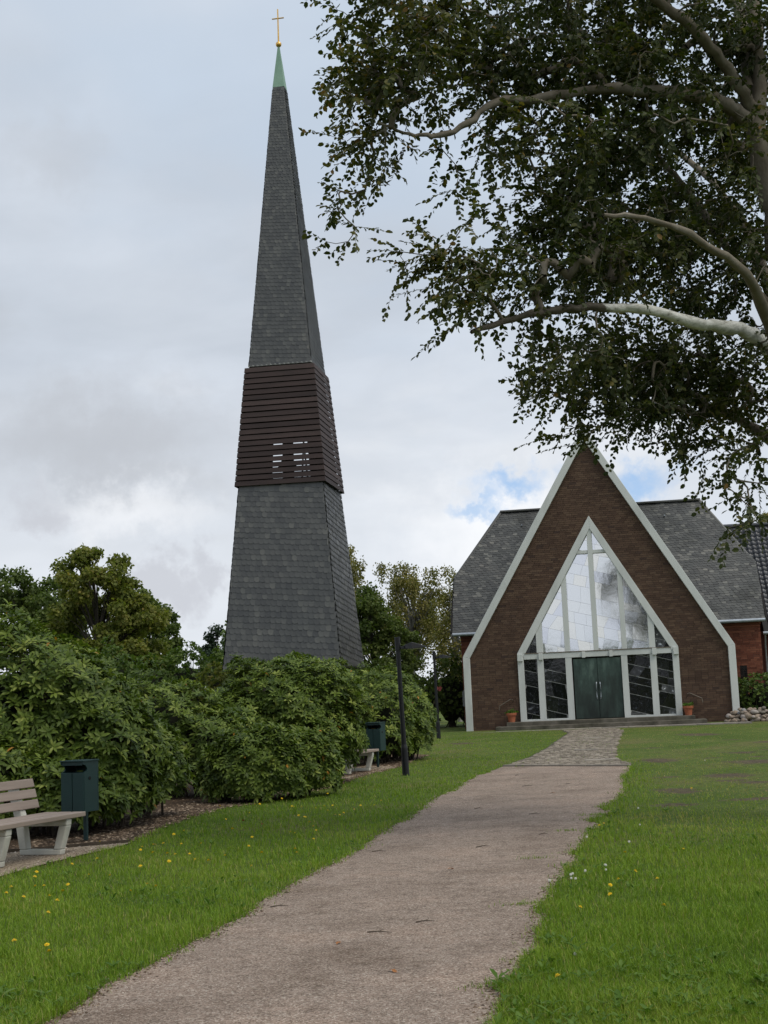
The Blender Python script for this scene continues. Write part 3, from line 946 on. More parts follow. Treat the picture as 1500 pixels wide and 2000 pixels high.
# loose grit and chips
def scatter_stones(name, X, Y, size, mat, flat=.7, parent=None, lift=.004):
    n = len(X)
    o8 = np.array([(1, 0, 0), (0, 1, 0), (-1, 0, 0), (0, -1, 0), (.2, .1, .9)], float)
    f8 = np.array([(0, 1, 4), (1, 2, 4), (2, 3, 4), (3, 0, 4)])
    S = size[:, None, None] * (o8[None] * RNG.uniform(.6, 1.25, (n, 5, 3))) * np.array([1, 1, flat])
    a = RNG.uniform(0, 6.28, n)
    c, s = np.cos(a)[:, None], np.sin(a)[:, None]
    R_ = np.stack([S[..., 0] * c - S[..., 1] * s, S[..., 0] * s + S[..., 1] * c, S[..., 2]], -1)
    P = np.stack([X, Y, G(X, Y) + lift], 1)
    V = (R_ + P[:, None]).reshape(-1, 3)
    F = (f8[None] + (np.arange(n) * 5)[:, None, None]).reshape(-1, 3)
    return tag(mesh_np(name, V, F, mat, parent), kind='stuff')


n = 46000
Y_ = 6.6 / (1 - RNG.random(n) * (1 - 6.6 / 30))
t_ = RNG.random(n)
X_ = path_l(np.maximum(Y_, 7.5)) - .10 + (path_r(np.maximum(Y_, 7.1)) - path_l(np.maximum(Y_, 7.5)) + .16) * t_
edge = np.minimum(t_, 1 - t_)
keep = RNG.random(n) < np.clip(.45 + .9 * np.exp(-edge / .12), 0, 1)
# loose stones gather in drifts, the trodden middle is smoother
dr = .5 + .5 * np.sin(X_ * 2.1 + Y_ * .8) * np.sin(Y_ * 1.1 - X_)
keep &= RNG.random(n) < .35 + .65 * dr
scatter_stones('loose_gravel', X_[keep], Y_[keep], RNG.uniform(.003, .0085, keep.sum()) * (Y_[keep] / 9) ** .35, MT['pebble'])
n = 3600
Y_ = 7 / (1 - RNG.random(n) * (1 - 7 / 30))
sd_ = RNG.random(n) < .5
off_ = RNG.normal(0, .05, n) * RNG.uniform(.4, 1.6, n)
X_ = np.where(sd_, path_l(Y_) + off_ + .015, path_r(Y_) - off_ - .015)
scatter_stones('path_edge_litter', X_, Y_, RNG.uniform(.005, .015, n) * (Y_ / 9) ** .3, MT['chip'], .5, lift=.007)
n = 9000
X_ = RNG.uniform(-7.4, -3.4, n)
Y_ = RNG.uniform(12.6, 18.0, n)
front = np.interp(Y_, [12.6, 13.1, 15.0, 16.1, 16.7, 17.3, 18.0], [-4.45, -4.43, -4.25, -3.97, -3.75, -3.52, -3.42])
k = (X_ < front) & (Y_ < 16.2 + (X_ + 7.5) * .44)
scatter_stones('pad_gravel', X_[k], Y_[k], RNG.uniform(.008, .019, k.sum()), MT['pebble'], lift=.012)
n = 20000
Y_ = RNG.uniform(14, 42, n)
X_ = bed_e(Y_) - np.abs(RNG.normal(0, 1.0, n)) + .04
k = ~((Y_ < 16.25 + (X_ + 7.5) * .44)) & (Y_ > 15.5)
scatter_stones('bark_chips', X_[k], Y_[k], RNG.uniform(.012, .04, k.sum()), MT['chip'], .35, lift=.008)


# ------------------------------------------------------------------ slates
SLATE_V = np.array([(.03, .66, .5), (.10, .22, .6), (.40, 0, .4), (1.04, .06, -.3), (1.22, 1.32, -.3), (.22, 1.35, .4),
                    (.03, .66, -1), (.10, .22, -1), (.40, 0, -1), (1.04, .06, -1)], float)
SLATE_F = np.array([(0, 1, 2), (0, 2, 3), (0, 3, 4), (0, 4, 5), (6, 7, 1), (6, 1, 0), (7, 8, 2), (7, 2, 1), (8, 9, 3), (8, 3, 2)])


def slate_rows(H, span, row, width, incl=0.0, th=.010, tilt=.05, jit=.06, rowfn=None):
    """4x4 matrices for slates on a face: u across, v up the face, w out of the face"""
    out = []
    v = -0.02
    ext = 0.0
    if incl:
        a0, b0 = span(0)
        ext = abs(incl) * (b0 - a0) * .55
    v = -ext
    while v < H + ext:
        r = rowfn(min(max(v, 0), H))[0] if rowfn else row
        wd = rowfn(min(max(v, 0), H))[1] if rowfn else width
        vm = min(max(v + r * .5, 0), H)
        a, b = span(vm)
        if b - a > .03:
            n_ = max(1, round((b - a) / wd))
            w_ = (b - a) / n_
            off = random.uniform(-.5, .5) * w_ if n_ > 2 else 0
            for i in range(-1, n_ + 1):
                u0 = a + i * w_ + off
                u1 = u0 + w_
                u0, u1 = max(u0, a), min(u1, b)
                if u1 - u0 < w_ * .15:
                    continue
                vv = v + incl * ((u0 + u1) / 2 - (a + b) / 2) + random.uniform(-jit, jit) * r * .5
                if vv < -.02 or vv > H - r * .9:
                    continue
                aa, bb = span(min(vv + r * 1.1, H))
                u0, u1 = max(u0, min(aa, a + .03) if aa < a else aa), min(u1, bb)
                if u1 - u0 < w_ * .15:
                    continue
                ct = Matrix.Translation((u0, vv, r * 1.35 * tilt + th))
                rot = Matrix.Rotation(-math.atan(tilt), 4, 'X')
                sc = Matrix.Diagonal((u1 - u0, r, th, 1))
                out.append(ct @ rot @ Matrix.Rotation(random.uniform(-.025, .025), 4, 'Z') @ Matrix.Rotation(random.gauss(0, .012), 4, 'Y') @ sc)
        v += r
    if incl:  # starter course along the foot
        r = (rowfn(0)[0] if rowfn else row) * .8
        wd = rowfn(0)[1] if rowfn else width
        a, b = span(0)
        n_ = max(1, round((b - a) / wd))
        for i in range(n_):
            out.append(Matrix.Translation((a + (b - a) * i / n_, -.02, r * 1.5 * tilt + th + .006)) @ Matrix.Rotation(-math.atan(tilt), 4, 'X') @ Matrix.Diagonal(((b - a) / n_, r, th, 1)))
    return out


def bake_slates(mats):
    Ms = np.array([np.array(m_) for m_ in mats])
    Vh = np.concatenate([SLATE_V, np.ones((10, 1))], 1)
    V = np.einsum('nij,kj->nki', Ms, Vh)[..., :3].reshape(-1, 3)
    F = (SLATE_F[None] + (np.arange(len(mats)) * 10)[:, None, None]).reshape(-1, 3)
    return V, F


def face_frame(o, u, v):
    """matrix taking (u,v,w) of a face into thing space"""
    u = Vector(u).normalized()
    v = Vector(v).normalized()
    w_ = u.cross(v)
    M_ = Matrix((u, v, w_)).transposed().to_4x4()
    M_.translation = Vector(o)
    return M_


# ------------------------------------------------------------------ bell tower
TZ = .2
tower = empty('bell_tower', (-3.70, 54.0, TZ), -.171)
tower.rotation_euler = (0, .0065, -.171)
tag(tower, 'tall tapering slate-clad bell tower with brown louvred belfry and gold cross', 'tower')
APEX, H0 = 29.418 - TZ, 2.979 - TZ
A0 = 4.514


def side(h):
    return A0 * (APEX - h) / (APEX - H0)


HB0, HB1, HT = 10.044 - TZ, 14.807 - TZ, 26.687 - TZ
SLANT = math.hypot(1, A0 / 2 / (APEX - H0))  # face length per metre of height
shared_slate = None


def tower_face(k):
    """frame of face k (0 faces the camera) at the foot of the pyramid"""
    rz = Matrix.Rotation(k * math.pi / 2, 4, 'Z')
    s = A0 / 2
    v = Vector((0, s, APEX - H0))
    return rz @ face_frame((0, -s, H0), (1, 0, 0), v)


def sec(h0, h1, k, row_lo, row_hi):
    f0 = (h0 - H0) * SLANT
    H = (h1 - h0) * SLANT

    def span(v):
        h = h0 + v / SLANT
        s = side(h) / 2
        return -s, s

    def rowfn(v):
        t = (h0 + v / SLANT - H0) / (HT - H0)
        return .232 - .118 * t, .215 - .075 * t
    return [tower_face(k) @ Matrix.Translation((0, f0, 0)) @ m_ for m_ in slate_rows(H, span, 0, 0, incl=-.075, th=.016, tilt=.065, jit=.14, rowfn=rowfn)]


low = {k: sec(H0, HB0, k, .23, .2) for k in range(4)}
high = {k: sec(HB1, HT, k, .2, .12) for k in range(4)}
# the pieces nearest the eye are parts of their own, the rest one skin
cand = sorted([m_ for m_ in low[0]], key=lambda q: q.translation.z)
first = cand[:230] + sorted(low[1], key=lambda q: q.translation.z)[:70]
ids = set(id(q) for q in first)
rest = [m_ for d_ in (low, high) for k in range(4) for m_ in d_[k] if id(m_) not in ids]
me = bpy.data.meshes.new('slate')
me.from_pydata([tuple(p) for p in SLATE_V], [], [tuple(int(i) for i in f_) for f_ in SLATE_F])
me.materials.append(MT['slate'])
for q in first:
    o = bpy.data.objects.new('slate', me)
    COL.objects.link(o)
    o.parent = tower
    o.matrix_local = q
V, F = bake_slates(rest)
tag(mesh_np('slate_skin', V, F, MT['slate'], tower), kind='stuff')


def frustum(h0, h1, inset):
    s0, s1 = side(h0) / 2 - inset, side(h1) / 2 - inset
    b_ = MB()
    b_.add([(-s0, -s0, h0), (s0, -s0, h0), (s0, s0, h0), (-s0, s0, h0), (-s1, -s1, h1), (s1, -s1, h1), (s1, s1, h1), (-s1, s1, h1)],
           [(3, 2, 1, 0), (4, 5, 6, 7), (0, 1, 5, 4), (1, 2, 6, 5), (2, 3, 7, 6), (3, 0, 4, 7)])
    return b_


frustum(H0, HB0 - .02, .012).build('lower_shaft', MT['roof_back'], tower)
frustum(HB1 + .02, HT, .012).build('upper_shaft', MT['roof_back'], tower)
s = side(HB1) / 2
b_ = MB().box((0, 0, (H0 - .02) / 2), (A0 - 1.1, A0 - 1.1, H0 - .02))
b_.build('brick_base', MT['mortar'], tower)
MB().box((0, 0, H0 - .04), (A0 + .06, A0 + .06, .05)).build('drip_edge', MT['dark'], tower)
# belfry: posts, partial lining, boards
for a, b in ((-1, -1), (1, -1), (1, 1), (-1, 1)):
    s0, s1 = side(HB0) / 2 - .27, side(HB1) / 2 - .27
    MB().tube([(a * s0, b * s0, HB0 - .05), (a * s1, b * s1, HB1 - .02)], [.24, .24], 4).build('belfry_post', MT['dark'], tower)
NB = 21
dh = (HB1 - HB0) / NB


def board(k, h, hh, extra, th, mat):
    """one horizontal board on face k, lying against the slope"""
    s0, s1 = side(h) / 2 + .085, side(h + hh) / 2 + .085
    e0 = .045 if k % 2 == 0 else -.002
    x0, x1 = s0 + e0 + extra, s1 + e0 + extra
    o0, o1 = s0 + .02, s1 + .0
    b_ = MB()
    b_.add([(-x0, -o0 - th, h), (x0, -o0 - th, h), (x1, -o1 - th, h + hh), (-x1, -o1 - th, h + hh),
            (-x0, -o0, h), (x0, -o0, h), (x1, -o1, h + hh), (-x1, -o1, h + hh)],
           [(0, 1, 2, 3), (7, 6, 5, 4), (0, 4, 5, 1), (1, 5, 6, 2), (2, 6, 7, 3), (3, 7, 4, 0)])
    R_ = Matrix.Rotation(k * math.pi / 2, 4, 'Z')
    b_.v = [tuple(R_ @ Vector(p)) for p in b_.v]
    return b_.build('belfry_board', mat, tower, .006)


for k in range(4):
    for i in range(NB):
        h = HB0 - .06 + i * dh + random.uniform(-.006, .006)
        hh = dh - (.038, .022, .115, .03)[k]
        board(k, h, hh, random.uniform(-.006, .006), .038, MT['slat'])


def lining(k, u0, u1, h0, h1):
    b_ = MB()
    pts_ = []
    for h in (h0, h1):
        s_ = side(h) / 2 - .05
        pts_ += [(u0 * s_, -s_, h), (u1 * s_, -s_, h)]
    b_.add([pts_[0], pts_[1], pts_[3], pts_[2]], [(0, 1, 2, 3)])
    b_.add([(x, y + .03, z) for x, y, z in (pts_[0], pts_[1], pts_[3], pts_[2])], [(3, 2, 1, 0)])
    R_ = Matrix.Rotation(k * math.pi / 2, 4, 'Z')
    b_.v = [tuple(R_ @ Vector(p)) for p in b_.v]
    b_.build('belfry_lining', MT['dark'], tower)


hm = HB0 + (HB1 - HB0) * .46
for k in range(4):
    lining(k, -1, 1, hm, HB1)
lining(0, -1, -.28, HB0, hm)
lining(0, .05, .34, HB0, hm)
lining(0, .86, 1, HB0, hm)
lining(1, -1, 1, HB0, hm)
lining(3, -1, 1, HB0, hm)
for i, x_ in enumerate((-1.05, -.62, -.2, .1, .42, .86, 1.15)):
    MB().tube([(x_, side(HB0) / 2 - .25, HB0), (x_ + (.2 if i % 2 else -.15), side(hm) / 2 - .25, hm + .1)], [.035, .035], 4).build('belfry_stud', MT['dark'], tower)
# bells hanging on a beam inside
bell = [(.02, .62), (.12, .60), (.20, .50), (.24, .30), (.30, .12), (.40, 0), (.37, 0)]
MB().lathe(bell, 18, (-.15, .2, HB0 + .9)).build('bell', MT['dark'], tower, smooth=True)
MB().box((0, .2, HB0 + 1.6), (side(HB0) - .6, .16, .16)).build('bell_beam', MT['dark'], tower)
# lead flashing under and over the belfry
for h in (HB0 - .03, HB1 + .0):
    s_ = side(h) / 2 + .03
    MB().box((0, 0, h), (2 * s_, 2 * s_, .05)).build('flashing', MT['came'] if h > 11 else MT['slate'], tower)
# copper tip, ball and cross
s1 = side(HT) / 2 + .012
t1 = .035
HC = 28.50 - TZ
MB().add([(-s1, -s1, HT - .03), (s1, -s1, HT - .03), (s1, s1, HT - .03), (-s1, s1, HT - .03), (-t1, -t1, HC), (t1, -t1, HC), (t1, t1, HC), (-t1, t1, HC)],
         [(3, 2, 1, 0), (4, 5, 6, 7), (0, 1, 5, 4), (1, 2, 6, 5), (2, 3, 7, 6), (3, 0, 4, 7)]).build('copper_tip', MT['copper'], tower)
prof = [(.12 * math.sin(math.pi * i / 14) + .001, -.12 * math.cos(math.pi * i / 14)) for i in range(15)]
MB().lathe(prof, 20, (0, 0, HC + .10)).build('gold_ball', MT['gold'], tower, smooth=True)
cr = MB()
cr.tube([(0, 0, HC + .2), (0, 0, 29.78 - TZ), (0, 0, 30.14 - TZ)], [.036, .028, .028], 8)
cr.tube([(-.25, 0, 29.74 - TZ), (.25, 0, 29.74 - TZ)], [.028, .028], 8)
cr.build('cross', MT['gold'], tower)


# ------------------------------------------------------------------ church
church = empty('church', CH_O, CH_RZ)
tag(church, 'brown brick church with steep white-framed gable and large glazed entrance', 'church')


def brick_wall(name, mat, parent, Mx, z0, z1, spans, depth=.016, c=.0833, L=.25, joint=.010):
    """running-bond bricks standing proud of the mortar; spans(z) gives the lengths to fill"""
    out = []
    r = 0
    z = z0
    while z + c * .5 < z1:
        zt = min(z + c - joint, z1)
        for (a, b) in spans((z + zt) / 2):
            x = a - (.5 * L if r % 2 else 0) - (random.random() < .25) * .12
            while x < b:
                x0, x1 = max(x, a), min(x + L - joint, b)
                if x1 - x0 > .02:
                    d = depth + random.uniform(-.004, .004)
                    out.append([(x0, -d, z), (x1, -d, z), (x1, -d, zt), (x0, -d, zt), (x0, 0, z), (x1, 0, z), (x1, 0, zt), (x0, 0, zt)])
                x += L
        z += c
        r += 1
    V = np.array(out).reshape(-1, 3)
    Mn = np.array(Mx)
    V = V @ Mn[:3, :3].T + Mn[:3, 3]
    bf = np.array([(0, 1, 2, 3), (0, 4, 5, 1), (1, 5, 6, 2), (2, 6, 7, 3), (3, 7, 4, 0)])
    F = (bf[None] + (np.arange(len(out)) * 8)[:, None, None]).reshape(-1, 4)
    return tag(mesh_np(name, V, F, mat, parent), kind='stuff')


I4 = Matrix.Identity(4)
GW, GK, GA = 5.27, 2.92, 11.84           # gable half width, knee height, apex height
FB = .27                                 # white border width
WW, WK, WA = 3.12, 2.95, 8.26            # glazed opening
rake = math.atan2(GA - GK, GW)
fbr = FB / math.sin(rake) * .96


def gable_half(z):
    return GW - FB * .5 if z < GK else max(0.0, (GA - .25 - z) / (GA - GK) * GW - FB * .5)


def win_half(z):
    return WW - .05 if z < WK else max(0.0, (WA - .1 - z) / (WA - WK) * WW)


def gspan(z):
    g_, w_ = gable_half(z), win_half(z)
    if g_ < .05:
        return []
    return [(-g_, -w_), (w_, g_)] if w_ > .02 else [(-g_, g_)]


wall = MB().prism([(-5.15, -.3), (-5.15, 2.9), (0, 11.55), (5.15, 2.9), (5.15, -.3), (3.05, -.3), (3.05, 2.94), (0, 8.15), (-3.05, 2.94), (-3.05, -.3)], .0, .36)
w_o = wall.build('gable_wall', MT['mortar'], church)
brick_wall('brick_facing', MT['brick'], w_o, I4, -.10, GA - .4, gspan)
for s in (-1, 1):
    MB().box((s * 5.0, 7.4, 1.3), (.30, 14.0, 3.2)).build('side_wall', MT['brick'], church)


# white border of the gable: two posts and two rakes, mitred
def band(outer, inner, y0, y1, name, mat=None):
    return MB().prism(outer + inner[::-1], y0, y1).build(name, mat or MT['white'], church, .012)


def knee(w, k, a, t):
    """points of a border of width t inside an outline (half width w, knee k, apex a)"""
    d = Vector((-w, a - k)).normalized()
    nrm = Vector((-d.y, -d.x)) if False else Vector((d.y, -d.x))
    # inner rake line: shifted inward by t
    px, pz = w - abs(d.y) * t, k - abs(d.x) * t
    # at x = w - t
    tt = (px - (w - t)) / (w / (a - k)) if (a - k) else 0
    kz = pz + tt
    az = pz + px * (a - k) / w
    return kz, az


gkz, gaz = knee(GW, GK, GA, FB)
for s in (-1, 1):
    band([(s * GW, -.3), (s * GW, GK)], [(s * (GW - FB), -.3), (s * (GW - FB), gkz)], -.16, .30, 'gable_post')
    band([(s * GW, GK), (0, GA)], [(s * (GW - FB), gkz), (0, gaz)], -.16, .30, 'gable_rake')
# glazing frame
FT = .26
wkz, waz = knee(WW, WK, WA, FT)
for s in (-1, 1):
    band([(s * WW, .27), (s * WW, WK)], [(s * (WW - .24), .27), (s * (WW - .24), WK - .14)], -.10, .22, 'window_post')
    band([(s * WW, WK), (0, WA)], [(s * (WW - .24), WK - .14), (0, waz)], -.10, .22, 'window_rake')
    MB().box((s * (WW - .10), -.13, WK - .17), (.20, .10, .28)).build('bracket', MT['white'], church, .008)
    MB().box((s * 2.20, -.13, WK - .16), (.17, .10, .26)).build('bracket', MT['white'], church, .008)
    MB().box((s * .53, -.13, WK - .16), (.13, .10, .24)).build('bracket', MT['white'], church, .008)
MB().box((0, .05, WK - .14), (2 * (WW - .25), .26, .22)).build('transom', MT['white'], church, .008)
MB().box((0, -.075, WK - .02), (2 * (WW - .26), .05, .035)).build('flashing', MT['iron'], church)
HX = 6.83


def rake_x(z):
    """inner half width of the glazing under the white rake"""
    return (waz - z) / (waz - (WK - .14)) * (WW - .24)


BARS = [(-2.23, .24), (-1.15, .20), (1.06, .19), (2.14, .24)]
for x, w_ in BARS:
    sl_k = (waz - WK + .14) / (WW - .24)
    MB().prism([(x - w_ / 2, WK - .02), (x + w_ / 2, WK - .02), (x + w_ / 2, waz - abs(x + w_ / 2) * sl_k + .10), (x - w_ / 2, waz - abs(x - w_ / 2) * sl_k + .10)], -.06, .18).build('mullion', MT['white'], church, .006)
MB().box((-.03, .06, (WK + waz) / 2 + .04), (.19, .24, waz - WK + .10)).build('mullion', MT['white'], church, .006)
MB().box((0, .062, HX), (2 * rake_x(HX) + .10, .20, .13)).build('crossbar', MT['white'], church, .006)
for x, w_ in ((-2.23, .25), (-1.13, .25), (1.03, .24), (2.14, .25)):
    MB().box((x, .05, (.27 + WK - .25) / 2), (w_, .24, WK - .25 - .27)).build('mullion', MT['white'], church, .006)


# glass: mosaics of irregular pieces set in a slanting net of bars
def clip(poly, n_, d_):
    """keep the part of a convex polygon where n.p <= d"""
    out = []
    for i in range(len(poly)):
        a, b = poly[i], poly[(i + 1) % len(poly)]
        fa, fb = a[0] * n_[0] + a[1] * n_[1] - d_, b[0] * n_[0] + b[1] * n_[1] - d_
        if fa <= 0:
            out.append(a)
        if (fa < 0 < fb) or (fb < 0 < fa):
            t = fa / (fa - fb)
            out.append((a[0] + (b[0] - a[0]) * t, a[1] + (b[1] - a[1]) * t))
    return out


def area(p):
    return abs(sum(p[i][0] * p[(i + 1) % len(p)][1] - p[(i + 1) % len(p)][0] * p[i][1] for i in range(len(p)))) / 2


mt, nd, lk, bs = newmat('leaded_glass')
oi = nd.new('ShaderNodeObjectInfo')
tc_ = nd.new('ShaderNodeTexCoord')
c = nramp(nd, lk, oi.outputs['Random'], [(0, (.68, .70, .76)), (.5, (.75, .77, .79)), (1, (.80, .79, .75))])
lk.new(c, bs.inputs['Base Color'])
bs.inputs['Metallic'].default_value = .92
bs.inputs['Roughness'].default_value = .07
nf = nnoise(nd, lk, tc_.outputs['Object'], 2.2, 3, .5)
nbump(nd, lk, nf.outputs['Fac'], .4, .004, bs)
MT['glass'] = mt
# lower and side panes: the same glass, its dark reflection painted into the colour
mt, nd, lk, bs = newmat('glass_painted_dark_reflection')
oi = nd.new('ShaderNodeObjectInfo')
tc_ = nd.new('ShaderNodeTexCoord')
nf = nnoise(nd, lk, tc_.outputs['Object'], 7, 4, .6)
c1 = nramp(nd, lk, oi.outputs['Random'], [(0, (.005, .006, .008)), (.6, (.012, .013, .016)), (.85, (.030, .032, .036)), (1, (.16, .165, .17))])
c2 = nramp(nd, lk, nf.outputs['Fac'], [(.45, (.6, .6, .6)), (.62, (1.2, 1.2, 1.2)), (.70, (7, 7, 7))])  # bright veins painted in as sparkles of reflected light
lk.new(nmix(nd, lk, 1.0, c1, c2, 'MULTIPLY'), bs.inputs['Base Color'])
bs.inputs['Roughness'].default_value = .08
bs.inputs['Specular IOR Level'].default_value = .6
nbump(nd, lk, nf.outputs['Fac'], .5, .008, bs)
MT['dark_reflection_glass'] = mt


def glazing(poly, gl='glass', wob_=.0018):
    """one window: a dark sheet behind, glass pieces in front, pale bars between"""
    win = MB().prism(poly, .135, .15).build('window', MT['came'], church)
    ang = math.radians(-15)
    d1 = (math.cos(ang), math.sin(ang))
    d2 = (-d1[1], d1[0])
    lo = min(p[0] * d2[0] + p[1] * d2[1] for p in poly)
    hi = max(p[0] * d2[0] + p[1] * d2[1] for p in poly)
    rs = random.Random(int(abs(poly[0][0]) * 91 + poly[0][1] * 37))
    t = math.floor(lo / .42) * .42
    while t < hi:
        t1 = t + rs.choice((.28, .42, .42, .56, .63))
        gp = .013 if gl == 'dark_reflection_glass' else .003
        bandp = clip(clip(poly, (-d2[0], -d2[1]), -t - gp), d2, t1 - gp)
        if len(bandp) > 2:
            a0 = min(p[0] * d1[0] + p[1] * d1[1] for p in bandp)
            a1 = max(p[0] * d1[0] + p[1] * d1[1] for p in bandp)
            x = a0 - rs.uniform(0, .3)
            k_ = rs.uniform(-.45, .45)
            nn = (d1[0] + d2[0] * k_, d1[1] + d2[1] * k_)
            while x < a1:
                x2 = x + rs.uniform(.30, .62)
                off = k_ * t
                q = clip(clip(bandp, (-nn[0], -nn[1]), -(x + off) - .002), nn, x2 + off - .002)
                if len(q) > 2 and area(q) > .004:
                    cxm = sum(p[0] for p in q) / len(q)
                    czm = sum(p[1] for p in q) / len(q)
                    tx, tz = rs.gauss(0, wob_), rs.gauss(0, wob_)
                    if (sum(q[i][0] * q[(i + 1) % len(q)][1] - q[(i + 1) % len(q)][0] * q[i][1] for i in range(len(q)))) < 0:
                        q = q[::-1]
                    vs_ = [(p[0], .112 + (p[0] - cxm) * (tx - .040) + (p[1] - czm) * tz, p[1]) for p in q]
                    b_ = MB().add(vs_ + [(p[0], p[1] + .010, p[2]) for p in vs_],
                                  [tuple(range(len(q))), tuple(range(2 * len(q) - 1, len(q) - 1, -1))] + [(i, i + len(q), (i + 1) % len(q) + len(q), (i + 1) % len(q)) for i in range(len(q))])
                    b_.build('glass_piece', MT[gl], win)
                x = x2
        t = t1
    return win


zt = WK
inner = [(-rake_x(zt), zt), (rake_x(zt), zt), (0, waz)]


def cell(x0, x1, z0, z1):
    p = clip(clip(inner, (-1, 0), -x0), (1, 0), x1)
    return clip(clip(p, (0, -1), -z0), (0, 1), z1)


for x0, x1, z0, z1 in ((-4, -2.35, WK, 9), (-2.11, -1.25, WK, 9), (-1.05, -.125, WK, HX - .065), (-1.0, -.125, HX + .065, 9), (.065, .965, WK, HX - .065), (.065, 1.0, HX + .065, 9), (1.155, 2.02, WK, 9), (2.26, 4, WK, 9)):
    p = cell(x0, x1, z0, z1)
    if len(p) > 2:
        glazing(p, *(('dark_reflection_glass', .012) if abs(x0) > 2.2 or abs(x1) > 2.2 else ()))
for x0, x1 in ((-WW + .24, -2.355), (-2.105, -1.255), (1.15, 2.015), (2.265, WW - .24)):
    glazing([(x0, .36), (x1, .36), (x1, WK - .25), (x0, WK - .25)], 'dark_reflection_glass', .012)
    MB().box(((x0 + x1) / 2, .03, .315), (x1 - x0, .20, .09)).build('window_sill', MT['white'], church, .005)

# bronze doors
mt, nd, lk, bs = newmat('patinated_bronze')
tc_ = nd.new('ShaderNodeTexCoord')
mp = nd.new('ShaderNodeMapping')
mp.inputs['Scale'].default_value = (1, 1, .35)
lk.new(tc_.outputs['Object'], mp.inputs[0])
a = nnoise(nd, lk, mp.outputs[0], 2.6, 6, .65)
sx = nd.new('ShaderNodeSeparateXYZ')
lk.new(tc_.outputs['Object'], sx.inputs[0])
mr = nd.new('ShaderNodeMapRange')
mr.inputs[1].default_value = .4
mr.inputs[2].default_value = 2.6
mr.inputs[3].default_value = -.16
mr.inputs[4].default_value = .16
lk.new(sx.outputs[2], mr.inputs[0])
ad = nd.new('ShaderNodeMath')
lk.new(a.outputs['Fac'], ad.inputs[0])
lk.new(mr.outputs[0], ad.inputs[1])
c = nramp(nd, lk, ad.outputs[0], [(.25, (.014, .022, .019)), (.45, (.030, .047, .040)), (.60, (.052, .086, .072)), (.80, (.13, .19, .16))])
lk.new(c, bs.inputs['Base Color'])
bs.inputs['Roughness'].default_value = .5
bs.inputs['Metallic'].default_value = .25
MT['bronze'] = mt
MB().box((-.03, .115, 1.50), (1.92, .03, 2.42)).build('door_frame', MT['dark'], church)
for s in (-1, 1):
    d_ = MB().box((-.03 + s * .465, .075, 1.475), (.915, .05, 2.33)).build('door', MT['bronze'], church, .006)
    MB().tube([(-.03 + s * .065, .05, 1.05), (-.03 + s * .075, .005, 1.12), (-.03 + s * .09, .0, 1.38), (-.03 + s * .075, .005, 1.64), (-.03 + s * .065, .05, 1.70)], [.02, .022, .024, .022, .02], 8).build('handle', MT['zinc'], d_)

# steps, paving, handrails
MB().box((-.05, -.46, -.01), (8.0, 1.30, .30)).build('step', MT['step'], church, .02)
MB().box((-.05, -.21, .195), (7.2, .82, .19)).build('step', MT['step'], church, .02)
for i in range(22):
    x0 = -5.5 + i * .5
    MB().box((x0 + .25, -1.5, -.065 + random.uniform(-.004, .004)), (.49, .96, .10)).build('paving_slab', MT['paver'], church, .006)
for x0, x1, z0, z1 in ((-3.92, -3.40, .93, 1.18), (3.88, 3.36, .91, 1.13)):
    r = [(x0 - .02 * (1 if x0 < x1 else -1), -.14, z0 - .16), (x0, -.15, z0), (x1 - (x1 - x0) * .12, -.15, z1), (x1, -.14, z1 - .02), (x1 + (x1 - x0) * .04, -.03, z1 - .10)]
    MB().tube(r, .018, 8).build('handrail', MT['iron'], church)

# roof of the front gable
RG = []
for s in (-1, 1):
    o_ = Vector((s * 5.22, .28 if s > 0 else 14.4, 2.86))
    vdir = Vector((-s * GW, 0, GA - GK))
    H = vdir.length - .35
    fr = face_frame(o_, (0, s, 0), vdir)
    RG += [fr @ m_ for m_ in slate_rows(H, lambda v: (0, 14.1), .16, .22, 0, .009, .05)]
    n_ = Vector((0, s, 0)).cross(vdir).normalized()
    b_ = MB()
    q = [Vector((s * 5.22, .28, 2.86)), Vector((s * 5.22, 14.4, 2.86)), Vector((0.0, 14.4, 11.66)), Vector((0.0, .28, 11.66))]
    b_.add([p for p in q] + [p - n_ * .12 for p in q], [(0, 1, 2, 3), (7, 6, 5, 4), (0, 4, 5, 1), (1, 5, 6, 2), (2, 6, 7, 3), (3, 7, 4, 0)])
    b_.build('gable_roof', MT['roof_back'], church)
V, F = bake_slates(RG)
tag(mesh_np('roof_slates', V, F, MT['roof_slate'], church), kind='stuff')

# ------------------------------------------------------------------ hall behind, with half-hipped slate roof
hall = empty('parish_hall', CH_O, CH_RZ)
tag(hall, 'red brick hall with weathered slate half-hipped roof behind the church gable', 'building')
XL, XR = -5.98, 6.86                      # verges
OE, HE, OR_, HR = 2.75, 3.98, 8.0, 9.64    # eaves offset/height, ridge offset/height
OH, HH = 5.15, 6.42                       # where the hips start
RL, RR = -3.95, 4.95                      # ridge ends
WLX, WRX, WF = -5.62, 6.62, 3.05          # walls
hw = MB().prism([(WLX, -.4), (WRX, -.4), (WRX, HE + .05), (WLX, HE + .05)], WF, WF + .3).build('front_wall', MT['red_mortar'], hall)


def hspan(z):
    segs = [(WLX, -4.9), (4.9, WRX)]
    if 1.02 < z < 2.12:
        segs = [(WLX, -4.9), (4.9, 5.70), (5.98, WRX)]
    return segs


brick_wall('brick_facing', MT['red_brick'], hw, Matrix.Translation((0, WF, 0)), -.2, HE, hspan)
